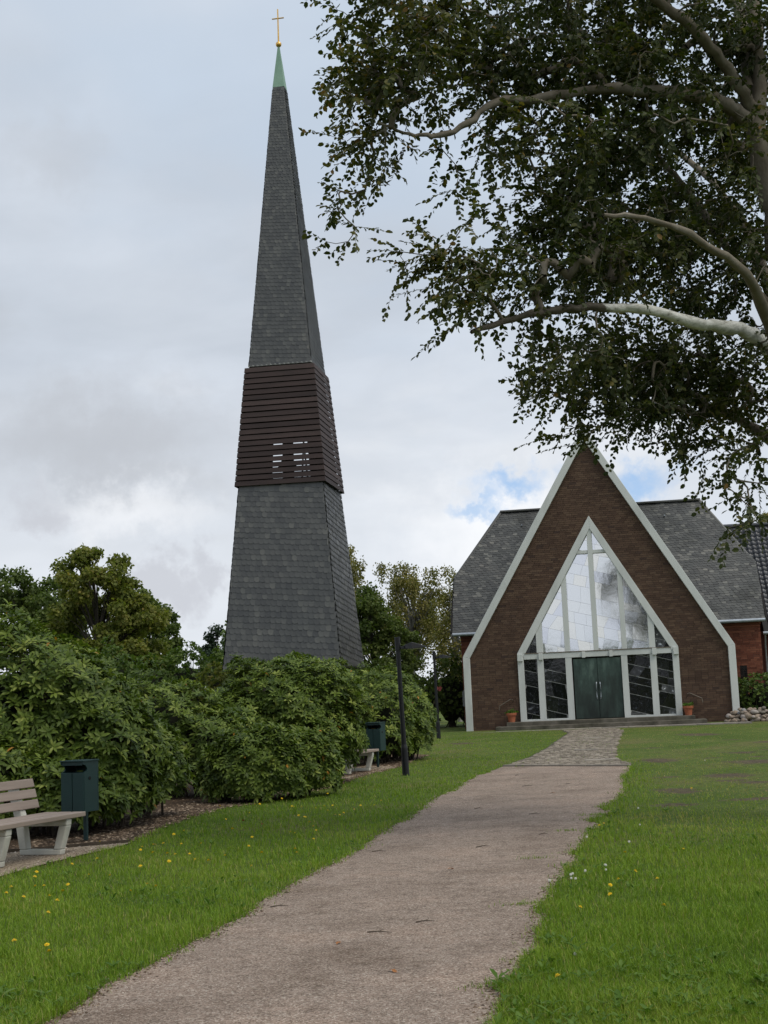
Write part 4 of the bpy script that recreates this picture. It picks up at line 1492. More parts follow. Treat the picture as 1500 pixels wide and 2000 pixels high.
# corbelled courses under the gutter
for i, z in enumerate((HE - .26, HE - .16)):
    for a, b in ((WLX - .03 * i, -5.0), (5.0, WRX + .03 * i)):
        MB().box(((a + b) / 2, WF - .03 - .03 * i, z), (b - a, .07, .075)).build('corbel_course', MT['red_brick'], hall)
wn_ = MB().box((5.84, WF + .02, 1.57), (.27, .04, 1.10)).build('window', MT['window_dark'], hall)
for s in (-1, 1):
    MB().box((5.84 + s * .125, WF - .002, 1.57), (.03, .03, 1.10)).build('frame', MT['dark'], wn_)
# end walls with clipped gables
ym = OR_ + (OR_ - OE)
for x, nm in ((WLX, 'end_wall'), (WRX - .28, 'end_wall')):
    b_ = MB()
    q = [(WF + .3, -.4), (2 * OR_ - WF, -.4), (2 * OR_ - WF, HE), (2 * OR_ - OH, HH - .1), (OH, HH - .1), (WF + .3, HE)]
    b_.add([(x, y, z) for y, z in q] + [(x + .28, y, z) for y, z in q], [tuple(range(5, -1, -1)), tuple(range(6, 12))] + [(i, (i + 1) % 6, (i + 1) % 6 + 6, i + 6) for i in range(6)])
    b_.build(nm, MT['red_brick'], hall)
# roof shells
pitchv = Vector((0, OR_ - OE, HR - HE))
ns = pitchv.normalized()


def roof_face(pts, name):
    n_ = (pts[1] - pts[0]).cross(pts[2] - pts[0]).normalized()
    k = len(pts)
    b_ = MB().add([tuple(p) for p in pts] + [tuple(p - n_ * .10) for p in pts], [tuple(range(k)), tuple(range(2 * k - 1, k - 1, -1))] + [(i, i + k, (i + 1) % k + k, (i + 1) % k) for i in range(k)])
    return b_.build(name, MT['roof_back'], hall)


front = [Vector((XL, OE, HE)), Vector((XR, OE, HE)), Vector((XR, OH, HH)), Vector((RR, OR_, HR)), Vector((RL, OR_, HR)), Vector((XL, OH, HH))]
roof_face(front, 'roof')
back = [Vector((p.x, 2 * OR_ - p.y, p.z)) for p in front][::-1]
roof_face(back, 'roof')
roof_face([Vector((XL, 2 * OR_ - OH, HH)), Vector((XL, OH, HH)), Vector((RL, OR_, HR))], 'hip')
roof_face([Vector((XR, OH, HH)), Vector((XR, 2 * OR_ - OH, HH)), Vector((RR, OR_, HR))], 'hip')
HF = pitchv.length
vh = (OH - OE) / (OR_ - OE) * HF


def fspan(v):
    if v < vh:
        return 0, XR - XL
    t = (v - vh) / (HF - vh)
    return (RL - XL) * t, (XR - XL) + (RR - XR) * t


S_ = [face_frame((XL, OE, HE), (1, 0, 0), pitchv) @ m_ for m_ in slate_rows(HF, fspan, .148, .20, .03, .009, .06, .14)]
for s, xe, xr_ in ((-1, XL, RL), (1, XR, RR)):
    vd = Vector((xr_ - xe, 0, HR - HH))
    wd = 2 * (OR_ - OH)
    S_ += [face_frame((xe, OR_ - s * wd / 2, HH), (0, s, 0), vd) @ m_ for m_ in slate_rows(vd.length, lambda v, L=vd.length: (wd / 2 * v / L, wd - wd / 2 * v / L), .15, .2, 0, .009, .06, .1)]
V, F = bake_slates(S_)
tag(mesh_np('roof_slates', V, F, MT['roof_slate'], hall), kind='stuff')
# ridge and hip cappings, gutter, snow hooks
cap = MB()
cap.box(((RL + RR) / 2, OR_, HR + .05), (RR - RL + .1, .26, .09))
cap.build('ridge_capping', MT['roof_slate'], hall, .02)
for a, b in (((XL, OH, HH), (RL, OR_, HR)), ((XR, OH, HH), (RR, OR_, HR))):
    MB().tube([Vector(a) + Vector((0, 0, .02)), Vector(b) + Vector((0, 0, .02))], .075, 6).build('hip_capping', MT['roof_slate'], hall)
for x in (XL, XR):
    MB().tube([(x, OE, HE + .02), (x, OH, HH + .02)], .05, 6).build('verge_board', MT['dark'], hall)
for a, b in ((XL + .05, -4.3), (4.35, XR - .05)):
    MB().tube([(a, OE - .06, HE - .05), (b, OE - .06, HE - .05)], .075, 10).build('gutter', MT['zinc'], hall, smooth=True)
for x, v_ in ((-3.0, .86), (-2.55, .80), (3.35, .87), (5.6, .60), (2.9, .74)):
    p = Vector((x, OE, HE)) + pitchv * v_
    MB().box(p + Vector((0, -.05, .07)), (.05, .12, .05)).build('snow_hook', MT['zinc'], hall)

# ------------------------------------------------------------------ wing at right with pantiles
wing = empty('side_wing', CH_O, CH_RZ)
tag(wing, 'low wing with dark glazed pantile roof at the right edge beyond the hall', 'building')
WX0, WX1 = 4.6, 16.0
WE, WEH, WR_, WRH = 4.6, 3.5, 9.6, 8.52
MB().box(((6.7 + WX1) / 2, 5.1, 1.6), (WX1 - 6.7, .3, 3.9)).build('front_wall', MT['red_brick'], wing)
vd = Vector((0, WR_ - WE, WRH - WEH))
q = [Vector((6.95, WE, WEH)), Vector((WX1, WE, WEH)), Vector((WX1, WR_, WRH)), Vector((WX0, WR_, WRH)), Vector((WX0, 8.2, 7.1)), Vector((6.95, 7.5, 6.4))]
nn_ = Vector((1, 0, 0)).cross(vd).normalized()
k = len(q)
MB().add([tuple(p) for p in q] + [tuple(p - nn_ * .12) for p in q], [tuple(range(k)), tuple(range(2 * k - 1, k - 1, -1))] + [(i, i + k, (i + 1) % k + k, (i + 1) % k) for i in range(k)]).build('roof', MT['roof_back'], wing)
MB().box(((WX0 + WX1) / 2, 2 * WR_ - 7.2, 3.2), (WX1 - WX0, 4.8, 6.4)).build('rear_block', MT['red_brick'], wing)
# one pantile, repeated
tw, tl = .235, .30
tv, tf = [], []
NX = 8
for j in range(2):
    for i in range(NX + 1):
        x = i / NX
        tv.append((x * tw, j * tl * 1.12, .028 * math.sin(x * 2 * math.pi) + (.045 if j == 0 else .012)))
for i in range(NX):
    tf.append((i, i + 1, i + NX + 2, i + NX + 1))
b0 = len(tv)
for i in range(NX + 1):
    tv.append((tv[i][0], 0, tv[i][2] - .03))
for i in range(NX):
    tf.append((b0 + i, b0 + i + 1, i + 1, i))
tme = bpy.data.meshes.new('pantile')
tme.from_pydata(tv, [], tf)
tme.materials.append(MT['tile'])
for p in tme.polygons:
    p.use_smooth = True
fr = face_frame((0, WE, WEH), (1, 0, 0), vd)
nrow = int(vd.length / tl)
inv, vis = [], []
for r in range(nrow):
    for c_ in range(int((WX1 - WX0) / tw)):
        x = WX0 + c_ * tw
        y_ = WE + (WR_ - WE) * (r * tl / vd.length)
        if x < 6.95 and y_ < 7.9 + (6.95 - x) * .25:
            continue
        (vis if x < 8.75 else inv).append(fr @ Matrix.Translation((x, r * tl, 0)))
for q_ in vis[:300]:
    o = bpy.data.objects.new('pantile', tme)
    COL.objects.link(o)
    o.parent = wing
    o.matrix_local = q_
inv += vis[300:]
tvn = np.concatenate([np.array(tv), np.ones((len(tv), 1))], 1)
V = np.einsum('nij,kj->nki', np.array([np.array(q_) for q_ in inv]), tvn)[..., :3].reshape(-1, 3)
F = (np.array(tf)[None] + (np.arange(len(inv)) * len(tv))[:, None, None]).reshape(-1, 4)
tag(mesh_np('pantiles', V, F, MT['tile'], wing, smooth=True), kind='stuff')
MB().tube([(WX0 - .1, WR_, WRH + .05), (WX1, WR_, WRH + .05)], .10, 10).build('ridge_capping', MT['tile'], wing, smooth=True)
MB().tube([(6.9, WE - .08, WEH - .05), (WX1, WE - .08, WEH - .05)], .07, 10).build('gutter', MT['zinc'], wing, smooth=True)
MB().tube([(6.98, WE - .05, WEH - .1), (6.98, WE + .22, WEH - .5), (6.98, WE + .30, -.2)], .045, 8).build('downpipe', MT['zinc'], wing, smooth=True)
MB().box((7.3, 4.93, 1.75), (.42, .05, 1.5)).build('window', MT['white'], wing)

# ------------------------------------------------------------------ small things at the church front
def put(o, u, v, z=0.0, rz=0.0):
    x, y = ch_world(u, v)
    o.location = (x, y, CH_O.z + z)
    o.rotation_euler = (0, 0, CH_RZ + rz)
    return o


def flowerpot(u, v, z, label, seed):
    root = put(empty('flower_pot'), u, v, z)
    tag(root, label, 'flower pot', 'terracotta pots beside the entrance')
    MB().lathe([(.10, 0), (.125, .0), (.165, .26), (.20, .265), (.21, .36), (.185, .36), (.175, .30)], 22).build('pot', MT['terracotta'], root, smooth=True)
    MB().lathe([(.01, .31), (.17, .315), (.172, .30)], 16).build('soil', MT['g_soil'], root)
    r = np.random.default_rng(seed)
    n_ = 150
    P = np.stack([r.normal(0, .08, n_), r.normal(0, .08, n_), .31 + np.abs(r.normal(0, .05, n_))], 1)
    D = unit(np.stack([r.normal(0, 1, n_), r.normal(0, 1, n_), r.uniform(.2, 1.6, n_)], 1))
    leaf_mesh('plant', P, D, unit(r.normal(0, 1, (n_, 3))), r.uniform(.06, .12, n_), T_QUAD, MT['weed'], root, r.random(n_))
    return root


flowerpot(-3.46, -.32, .29, 'terracotta pot with low green plant, left of the church entrance', 3)
flowerpot(3.32, -.30, .29, 'terracotta pot with sparse plant, right of the church entrance', 4)
lb = MB()
lb.prism([(-.14, .0), (-.10, -.04), (.10, -.04), (.14, 0), (.14, .56), (.08, .64), (-.08, .64), (-.14, .56)], -.10, .0)
o = put(lb.build('notice_box', MT['grey_box'], None, .01), -5.52, WF - .03, .98)
tag(o, 'grey box fixed to the red brick wall left of the white gable post', 'box')
# field stones heaped at the foot of the right gable post
pile = put(empty('stone_pile'), 5.6, -.55, -.06)
tag(pile, 'heap of rounded field stones at the foot of the right white gable post', 'stone pile')
rr = random.Random(5)
import bmesh
protos = []
for k in range(6):
    bm = bmesh.new()
    bmesh.ops.create_icosphere(bm, subdivisions=2, radius=1)
    ax = [rr.uniform(.8, 1.25), rr.uniform(.75, 1.0), rr.uniform(.6, .85)]
    ph = [rr.uniform(0, 6) for _ in range(6)]
    for v in bm.verts:
        c = v.co
        d_ = 1 + .10 * math.sin(3 * c.x + ph[0]) + .09 * math.sin(3.5 * c.y + ph[1]) + .09 * math.sin(4 * c.z + ph[2]) + .05 * math.sin(6 * c.x + 5 * c.y + ph[3])
        v.co = Vector((c.x * ax[0], c.y * ax[1], c.z * ax[2])) * d_
    me = bpy.data.meshes.new('stone')
    bm.to_mesh(me)
    bm.free()
    for p in me.polygons:
        p.use_smooth = True
    me.materials.append(MT['stone'])
    protos.append(me)
for layer, (n_, zz, spread) in enumerate(((30, .08, 1.05), (24, .22, .9), (15, .36, .72), (7, .48, .5))):
    for i in range(n_):
        t = (i + .5) / n_ * 2 - 1
        o = bpy.data.objects.new('stone', protos[rr.randrange(6)])
        COL.objects.link(o)
        o.parent = pile
        sz = rr.uniform(.085, .15)
        o.location = (t * spread + rr.uniform(-.06, .06) + .1, rr.uniform(-.45, .25) + .10 * layer, zz + rr.uniform(-.03, .03))
        o.rotation_euler = (rr.uniform(-.5, .5), rr.uniform(-.5, .5), rr.uniform(0, 6))
        o.scale = (sz, sz, sz)
kb = MB().box((0, 0, .10), (2.4, .18, .42))
o = put(kb.build('low_wall', MT['concrete'], None, .015), 8.1, .1, -.05)
tag(o, 'low pale concrete kerb wall right of the stone heap', 'wall')


# ------------------------------------------------------------------ benches, bins, lamps
def bench(loc, rz, label):
    """local x along the bench, local -y is the front; origin between the feet"""
    root = tag(empty('park_bench', loc, rz), label, 'bench', 'benches along the bed')
    for x in (-.60, .60):
        # closed cast frame: leaning front leg, back post rising behind the seat
        outer = [(-.30, 0), (.27, 0), (.33, .42), (.44, .84), (.36, .86), (.245, .44), (-.40, .42), (-.40, .37)]
        holes = [(-.21, .065), (.17, .065), (.205, .33), (-.27, .335)]
        b_ = MB()
        w2 = .055
        # solid pieces butted end to end: foot, front leg, top beam, back post
        parts = [[(-.30, 0), (.265, 0), (.272, .065), (-.31, .065)],
                 [(-.31, .065), (-.21, .065), (-.285, .34), (-.395, .34)],
                 [(-.395, .34), (.205, .335), (.215, .415), (-.40, .415)],
                 [(.17, .065), (.272, .065), (.335, .42), (.455, .86), (.365, .86), (.215, .415), (.205, .335)]]
        fr = None
        for i, p_ in enumerate(parts):
            # y is depth here: turn the profile so that it stands in the y-z plane
            bb = MB().prism(p_, -w2, w2)
            bb.v = [(x + v[1], v[0], v[2]) for v in bb.v]
            bb.f = [tuple(reversed(f_)) for f_ in bb.f]
            o_ = bb.build(('foot', 'front_leg', 'seat_beam', 'back_post')[i], MT['concrete'], root, .012)
    L = 1.85
    for y_, w_ in ((-.335, .175), (-.135, .175), (.055, .165)):
        MB().box((0, y_, .4475), (L, w_, .055)).build('seat_slat', MT['wood'], root, .008)
    for i in range(3):
        t = .58 + i * .125
        R_ = Matrix.Rotation(math.radians(-15.5), 3, 'X')
        yb = .225 + (t - .42) * .275
        MB().box((0, yb - .005, t), (L, .035, .105), R_).build('back_slat', MT['wood'], root, .006)
    return root


# the near bench faces the path; its long side runs towards the camera
d_ = Vector((.34, .94, 0)).normalized()
ctr = (Vector((-4.01, 16.84, 0)) + Vector((-4.40, 15.72, 0))) / 2 + Vector((-.94, .34, 0)) * .30
bench((ctr.x, ctr.y, .016), math.atan2(d_.y, d_.x), 'park bench with concrete legs and brown slats at the left edge')
c2 = Vector((-.80, 31.95, 0)) - d_ * .62 + Vector((-.94, .34, 0)) * .05
bench((c2.x, c2.y, g1(c2.x, c2.y) + .018), math.atan2(d_.y, d_.x), 'park bench half hidden behind the rhododendron before the second bin')


def bin_(loc, rz, label, leaf=False):
    root = tag(empty('litter_bin', loc, rz), label, 'litter bin', 'green litter bins')
    MB().box((-.06, .20, .52), (.05, .05, 1.04)).build('post', MT['bin'], root, .006)
    W_, D_, z0, z1 = .36, .30, .39, .90
    body = MB()
    body.box((0, .155, (z0 + z1) / 2), (W_, .02, z1 - z0))                 # back
    body.box((-W_ / 2 + .01, 0, (z0 + z1) / 2), (.02, D_ - .01, z1 - z0))
    body.box((W_ / 2 - .01, 0, (z0 + z1) / 2), (.02, D_ - .01, z1 - z0))
    body.box((0, 0, z0 + .01), (W_ - .042, D_ - .02, .02))
    body.build('body', MT['bin'], root, .004)
    for s in (-1, 1):
        MB().box((s * .091, -.155, (z0 + z1) / 2), (.174, .016, z1 - z0 - .004)).build('front_panel', MT['bin'], root, .005)
    # hood: side cheeks and flat top, open in front
    for s in (-1, 1):
        q = MB().prism([(-.155, .90), (.165, .90), (.165, 1.035), (-.165, 1.035), (-.165, 1.005), (-.10, .985), (-.075, .935), (-.10, .915)], -.008, .008)
        q.v = [(s * (W_ / 2 - .008) + v[1], v[0], v[2]) for v in q.v]
        q.build('hood_side', MT['bin'], root)
    MB().box((0, 0, 1.045), (W_ + .02, D_ + .05, .02)).build('hood_top', MT['bin'], root, .005)
    MB().box((0, .150, .97), (W_ - .04, .012, .13)).build('hood_back', MT['bin'], root)
    MB().box((0, -.150, 1.012), (W_ - .034, .014, .044)).build('hood_lip', MT['bin'], root)
    MB().box((0, 0, .80), (W_ - .06, D_ - .04, .02)).build('inner_liner', MT['dark'], root)
    MB().lathe([(.022, 0), (.022, .008)], 12).build('lock', MT['dark'], root).matrix_local = Matrix.Translation((W_ / 2 + .0, -.03, .82)) @ Matrix.Rotation(math.pi / 2, 4, 'Y')
    for zz in (.45, .66, .87):
        MB().box((-W_ / 2 - .004, .12, zz), (.008, .03, .014)).build('bolt', MT['zinc'], root)
    return root


bin_((-4.14, 18.42, .01), -.42, 'dark green litter bin beside the near bench')
bin_((-.42, 33.0, g1(-.4, 33) + .03), -.40, 'dark green litter bin beside the far half-hidden bench')


def lamp(x, y, h, label, lean):
    root = tag(empty('lamp_post', (x, y, g1(x, y))), label, 'lamp post', 'black path lamps')
    root.rotation_euler = (0, lean, 0)
    MB().lathe([(.082, -.05), (.076, .02), (.071, .56), (.069, .60), (.057, .63), (.054, .66)], 20).build('base_sleeve', MT['black'], root, smooth=True)
    MB().lathe([(.053, .60), (.046, h)], 18).build('pole', MT['black'], root, smooth=True)
    MB().lathe([(.046, h - .001), (.06, h), (.06, h + .28), (.055, h + .285)], 18).build('top_sleeve', MT['black'], root, smooth=True)
    z = h + .05
    hd = MB()
    # flat wedge head: thick near the pole, thin at the tip
    hd.add([(.055, -.05, z - .03), (.055, .05, z - .03), (.055, .05, z + .03), (.055, -.05, z + .03)], [(0, 3, 2, 1)])
    sec_ = [(.055, .045, -.028, .030), (.13, .06, -.030, .040), (.16, .17, -.034, .060), (.30, .19, -.036, .105), (.62, .16, -.022, -.004)]
    b0 = len(hd.v) - 4
    prev = None
    for (xx, w_, a, b) in sec_:
        i0 = len(hd.v)
        hd.v += [(xx, -w_, z + a), (xx, w_, z + a), (xx, w_ * .8, z + b), (xx, -w_ * .8, z + b)]
        if prev is not None:
            for k in range(4):
                hd.f.append((prev + k, prev + (k + 1) % 4, i0 + (k + 1) % 4, i0 + k))
        prev = i0
    hd.f.append((prev, prev + 1, prev + 2, prev + 3))
    ho = hd.build('lamp_head', MT['black'], root, .006)
    MB().box((.36, 0, z - .036), (.32, .24, .012)).build('lens', MT['lens'], ho)
    return root


lamp(.227, 29.95, 2.66, 'tall black lamp post with flat head, nearer of the two', -.020)
lamp(1.62, 50.4, 2.86, 'black lamp post farther back near the left of the church', -.010)


# ------------------------------------------------------------------ shrubs
def shrub(name, label, cat, blobs, n, leaf, mat, seed, k=8, group=None, base=None, tpl=T_RHODO, spread=(50, 88), core=True):
    """leaf rosettes over a heap of rounded lobes, thinner inside, stems below"""
    r = np.random.default_rng(seed)
    B = np.array(blobs, float)
    cx, cy = B[:, 0].mean(), B[:, 1].mean()
    z0 = g1(cx, cy)
    root = tag(empty(name, (cx, cy, z0)), label, cat, group)
    area_ = (B[:, 3] * B[:, 5] + B[:, 4] * B[:, 5] + B[:, 3] * B[:, 4])
    cnt = np.maximum((n * area_ / area_.sum()).astype(int), 5)
    P, A = [], []
    for b, c in zip(B, cnt):
        d = unit(r.normal(0, 1, (c * 3, 3)))
        d = d[(d[:, 2] > -.45) & (d[:, 1] < .5)][:c]
        lump = 1 + .10 * np.sin(5 * d[:, 0] + seed) * np.sin(4 * d[:, 1] + 2) + .07 * np.sin(9 * d[:, 2] + 7 * d[:, 0] + b[0])
        lay = np.where(r.random(len(d)) < .60, 1.0, .84) * lump + r.normal(0, .025, len(d))
        p = b[:3] + d * b[3:6] * lay[:, None]
        nrm = unit(d / b[3:6])
        P.append(p)
        A.append(nrm)
    P, A = np.concatenate(P), np.concatenate(A)
    inside = np.zeros(len(P), bool)
    for b in B:
        q = (P - b[:3]) / b[3:6]
        inside |= (q ** 2).sum(1) < .62
    keep = ~inside & (P[:, 2] > .10)
    P, A = P[keep], A[keep]
    P[:, 2] += z0
    A = unit(A + np.array([0, 0, .55]) + r.normal(0, .28, A.shape))
    m_ = len(P)
    ref = unit(r.normal(0, 1, (m_, 3)))
    U = unit(np.cross(A, ref))
    W = np.cross(A, U)
    ang = (np.arange(k) * 2.39996)[None] + r.uniform(0, 6.28, (m_, 1))
    th = np.radians(r.uniform(spread[0], spread[1], (m_, k)))
    rad = np.cos(ang)[..., None] * U[:, None] + np.sin(ang)[..., None] * W[:, None]
    D = np.cos(th)[..., None] * A[:, None] + np.sin(th)[..., None] * rad
    N = np.sin(th)[..., None] * A[:, None] - np.cos(th)[..., None] * rad
    PP = P[:, None] - A[:, None] * (np.arange(k) / k * leaf * .35)[None, :, None] - np.array([root.location])
    LL = leaf * r.uniform(.7, 1.2, (m_, k))
    ti = np.clip(r.normal(.42, .22, (m_, 1)) + r.normal(0, .13, (m_, k)), 0, .95)
    odd = r.random((m_, k)) < .0022
    ti = np.where(odd, .985, ti)
    leaf_mesh('foliage', PP.reshape(-1, 3), D.reshape(-1, 3), N.reshape(-1, 3), LL.ravel(), tpl, mat, root, ti.ravel(), .98)
    # woody stems from the ground to a sample of rosettes
    sel = r.choice(m_, min(m_, 90), replace=False)
    parts = []
    for i in sel:
        b = B[np.argmin(((P[i] - B[:, :3] - [0, 0, z0]) ** 2).sum(1))]
        a = np.array([b[0] + r.normal(0, b[3] * .15), b[1] + r.normal(0, b[4] * .15), z0 - .02])
        e_ = P[i] - A[i] * leaf * .2
        mid = a * .45 + e_ * .55 + np.array([0, 0, .12])
        parts.append(tube_np(np.array([a, mid, e_]) - np.array(root.location), [.022, .014, .006], 5))
    V, F = join(parts)
    mesh_np('stems', V, F, MT['twig'], root)
    if core:  # dark blobs added within the lobes as painted inner shade
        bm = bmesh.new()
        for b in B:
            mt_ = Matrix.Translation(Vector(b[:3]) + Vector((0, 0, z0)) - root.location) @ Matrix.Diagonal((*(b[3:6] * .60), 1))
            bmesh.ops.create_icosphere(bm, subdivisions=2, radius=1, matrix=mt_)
        me = bpy.data.meshes.new('inner_shade_core')
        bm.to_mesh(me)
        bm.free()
        link('inner_shade_core', me, MT['inner_shade'], root)
    return root


RG_ = 'rhododendrons in the mulch bed'
shrub('rhododendron', 'huge rounded rhododendron at left behind the near bench and bin', 'shrub',
      [(-5.6, 21.3, 1.35, 1.75, 1.55, 1.72), (-4.62, 20.9, 1.0, 1.12, 1.1, 1.18), (-6.9, 20.8, 1.1, 1.5, 1.5, 1.5), (-4.22, 20.7, .55, .66, .75, .72), (-4.9, 19.75, .5, .95, .7, .62), (-5.9, 19.5, .7, 1.0, .7, .8), (-4.05, 22.2, .75, .72, .8, .85)],
      8200, .136, MT['rhodo_leaf'], 21, 8, RG_)
shrub('rhododendron', 'rhododendron in the gap behind the huge left one', 'shrub',
      [(-4.35, 26.8, .95, 1.15, 1.1, 1.32), (-3.5, 26.4, .7, .9, .9, .95), (-5.4, 27.4, 1.0, 1.2, 1.1, 1.35)], 2100, .132, MT['rhodo_leaf'], 22, 8, RG_)
shrub('rhododendron', 'broad rhododendron mound in the middle, below the bell tower', 'shrub',
      [(-2.25, 28.7, 1.2, 1.55, 1.3, 1.40), (-1.72, 28.8, .95, .86, 1.0, 1.2), (-2.95, 28.2, .9, .95, 1.0, 1.05), (-1.82, 27.7, .6, .76, .8, .8)],
      5000, .132, MT['rhodo_leaf'], 23, 8, RG_)
shrub('rhododendron', 'low front rhododendron at the lawn edge before the middle mound', 'shrub',
      [(-2.45, 24.7, .48, .86, .62, .78), (-1.74, 25.4, .45, .72, .6, .66), (-3.02, 24.9, .40, .45, .45, .52)], 2300, .124, MT['rhodo_leaf'], 24, 8, RG_)
shrub('rhododendron', 'rhododendron behind the second bench, under the tower corner', 'shrub',
      [(-1.55, 34.5, .95, 1.1, 1.0, 1.5), (-.45, 35.3, .9, 1.0, 1.0, 1.4), (-2.2, 33.4, .95, 1.0, 1.0, 1.5)], 1500, .140, MT['rhodo_leaf'], 25, 8, RG_)
shrub('rhododendron', 'farthest rhododendron of the bed, right of the second bin', 'shrub',
      [(.05, 37.0, 1.0, 1.05, 1.0, 1.28), (.38, 36.2, .6, .62, .7, .85), (-.75, 37.4, 1.0, 1.0, 1.0, 1.3)], 1700, .140, MT['rhodo_leaf'], 26, 8, RG_)
shrub('evergreen_bush', 'dense bush growing against the hall, right of the stone heap', 'bush',
      [(14.6, 54.9, .8, 1.0, .8, 1.0), (15.7, 55.0, .9, .9, .8, 1.15), (13.9, 55.3, .6, .5, .6, 1.0)], 1100, .11, MT['shrub_leaf'], 31, 5, spread=(30, 80), tpl=T_QUAD)
shrub('evergreen_bush', 'dark bush left of the church behind the farther lamp', 'bush',
      [(1.6, 63.6, 1.0, 1.0, 1.0, 1.25), (2.7, 64.0, 1.3, 1.0, 1.0, 1.9), (.6, 64.6, 1.2, 1.0, 1.0, 1.6), (3.5, 65, 1.2, 1.0, 1.0, 1.8)], 1700, .14, MT['dark_leaf'], 32, 5, spread=(20, 90), tpl=T_QUAD)
shrub('evergreen_bush', 'round green bush below the maple at far left', 'bush',
      [(-10.2, 60, 1.8, 1.6, 1.4, 1.8), (-12.2, 61, 2.0, 1.6, 1.4, 2.2), (-8.9, 60.5, 2.0, 1.3, 1.3, 2.0), (-7.6, 61.5, 1.9, 1.1, 1.1, 1.8)], 1700, .17, MT['shrub_leaf'], 33, 5, spread=(20, 90), tpl=T_QUAD)
shrub('evergreen_bush', 'olive bush showing above the rhododendrons left of the tower', 'bush',
      [(-7.3, 58, 1.5, 1.1, 1.1, 1.5), (-6.4, 59, 1.4, 1.0, 1.0, 1.5)], 900, .15, MT['maple_leaf'], 34, 5, spread=(20, 90), tpl=T_QUAD)


# ------------------------------------------------------------------ background trees
def tree(name, label, x, y, h, blobs, n, leaf, mat, seed, bark='far_bark', trunk=.16, clump=.55, weep=0.0, nclump=60, shell=.55, group='trees beyond the churchyard'):
    """trunk, limbs to many leaf clumps, leaves scattered round each clump"""
    r = np.random.default_rng(seed)
    z0 = g1(x, y)
    root = tag(empty(name, (x, y, z0)), label, 'tree', group)
    B = np.array(blobs, float)
    vol = B[:, 3] * B[:, 4] * B[:, 5]
    ci = r.choice(len(B), nclump, p=vol / vol.sum())
    d = unit(r.normal(0, 1, (nclump, 3)))
    C_ = B[ci, :3] + d * B[ci, 3:6] * (shell + (1 - shell) * r.random((nclump, 1)) ** .5)
    cr_ = clump * r.uniform(.6, 1.25, nclump)
    top = B[:, 2].max()
    tr_pts = np.array([(0, 0, -.2), (.05 * h * r.normal() * .2, 0, h * .3), (.1 * r.normal(), .1 * r.normal(), h * .62), (.2 * r.normal(), .1, h * .9)])
    parts = [tube_np(tr_pts, [trunk, trunk * .8, trunk * .5, trunk * .12], 8)]
    for c in C_:
        t = np.clip((c[2] * .62) / h, .12, .85)
        i = np.interp(t, [0, .3, .62, .9], [0, 1, 2, 3])
        lo = int(min(i, 2))
        a = tr_pts[lo] + (tr_pts[lo + 1] - tr_pts[lo]) * (i - lo)
        mid = a * .5 + c * .5 + np.array([0, 0, .06 * h * r.random()])
        parts.append(tube_np(np.array([a, mid, c]), [trunk * .28, trunk * .15, trunk * .05], 4))
    V, F = join(parts)
    mesh_np('trunk', V, F, MT[bark], root)
    k = r.choice(nclump, n, p=cr_ ** 2 / (cr_ ** 2).sum())
    dd = unit(r.normal(0, 1, (n, 3)))
    rad = cr_[k] * r.random(n) ** .45
    P = C_[k] + dd * rad[:, None] * np.array([1, 1, .72])
    if weep:
        P[:, 2] -= r.exponential(weep, n)
        P[:, 0] += r.normal(0, .03, n)
    D = unit(r.normal(0, 1, (n, 3)) + np.array([0, 0, -.5 - 1.2 * (weep > 0)]))
    N = unit(dd + r.normal(0, .7, (n, 3)) + np.array([0, 0, .5]))
    ti = np.clip(r.normal(.45, .2, n) + (r.normal(0, .14, nclump))[k], 0, 1)
    leaf_mesh('crown', P, D, N, leaf * r.uniform(.7, 1.3, n), T_QUAD, mat, root, ti)
    return root


tree('maple_tree', 'olive-brown maple with rounded crown at the left, highest there', -15.7, 75, 10.5,
     [(0, 0, 5.6, 2.9, 2.6, 3.0), (-.3, 0, 8.2, 2.2, 1.8, 1.7), (1.7, 0, 5.0, 2.0, 2.0, 2.6), (-.2, 0, 9.2, 1.7, 1.4, .9)], 30000, .20, MT['maple_leaf'], 41, trunk=.22, clump=.62, nclump=120)
tree('broadleaf_tree', 'green tree at the left edge behind the maple', -22.6, 88, 10.8,
     [(0, 0, 6.0, 4.2, 3, 3.6), (2.0, 0, 8.0, 2.4, 2, 2.2), (-1.6, 0, 8.4, 2.2, 2, 2.4)], 24000, .22, MT['dark_leaf'], 42, trunk=.22, clump=.75, nclump=110)
tree('broadleaf_tree', 'dark tree peeping out right of the maple', -15.6, 92, 9.4,
     [(0, 0, 5.5, 2.2, 2, 3.0), (-.5, 0, 7.9, 1.2, 1.2, 1.4)], 11000, .22, MT['dark_leaf'], 43, trunk=.2, clump=.6, nclump=60)
tree('conifer_tree', 'small dark conifer just left of the tower foot', -10.3, 82, 6.0,
     [(0, 0, 2.2, 1.5, 1.4, 1.6), (0, 0, 3.9, 1.0, 1.0, 1.2), (0, 0, 5.3, .45, .45, .8)], 9000, .16, MT['needle'], 44, trunk=.12, clump=.38, nclump=70)
tree('broadleaf_tree', 'loose leafy tree half hidden by the left edge of the tower', -7.4, 70, 8.2,
     [(0, 0, 4.2, 1.1, 1.0, 2.0), (0.1, 0, 6.4, .85, .8, 1.3)], 5200, .17, MT['shrub_leaf'], 45, trunk=.12, clump=.42, nclump=44)
tree('young_tree', 'thin shrubby treetop poking up between maple and conifer', -13.2, 78, 5.1,
     [(0, 0, 2.6, 1.9, 1.2, 1.7), (1.2, 0, 3.9, .5, .5, .8), (-.3, 0, 4.4, .5, .5, .6)], 7000, .17, MT['shrub_leaf'], 46, trunk=.1, clump=.4, nclump=50)
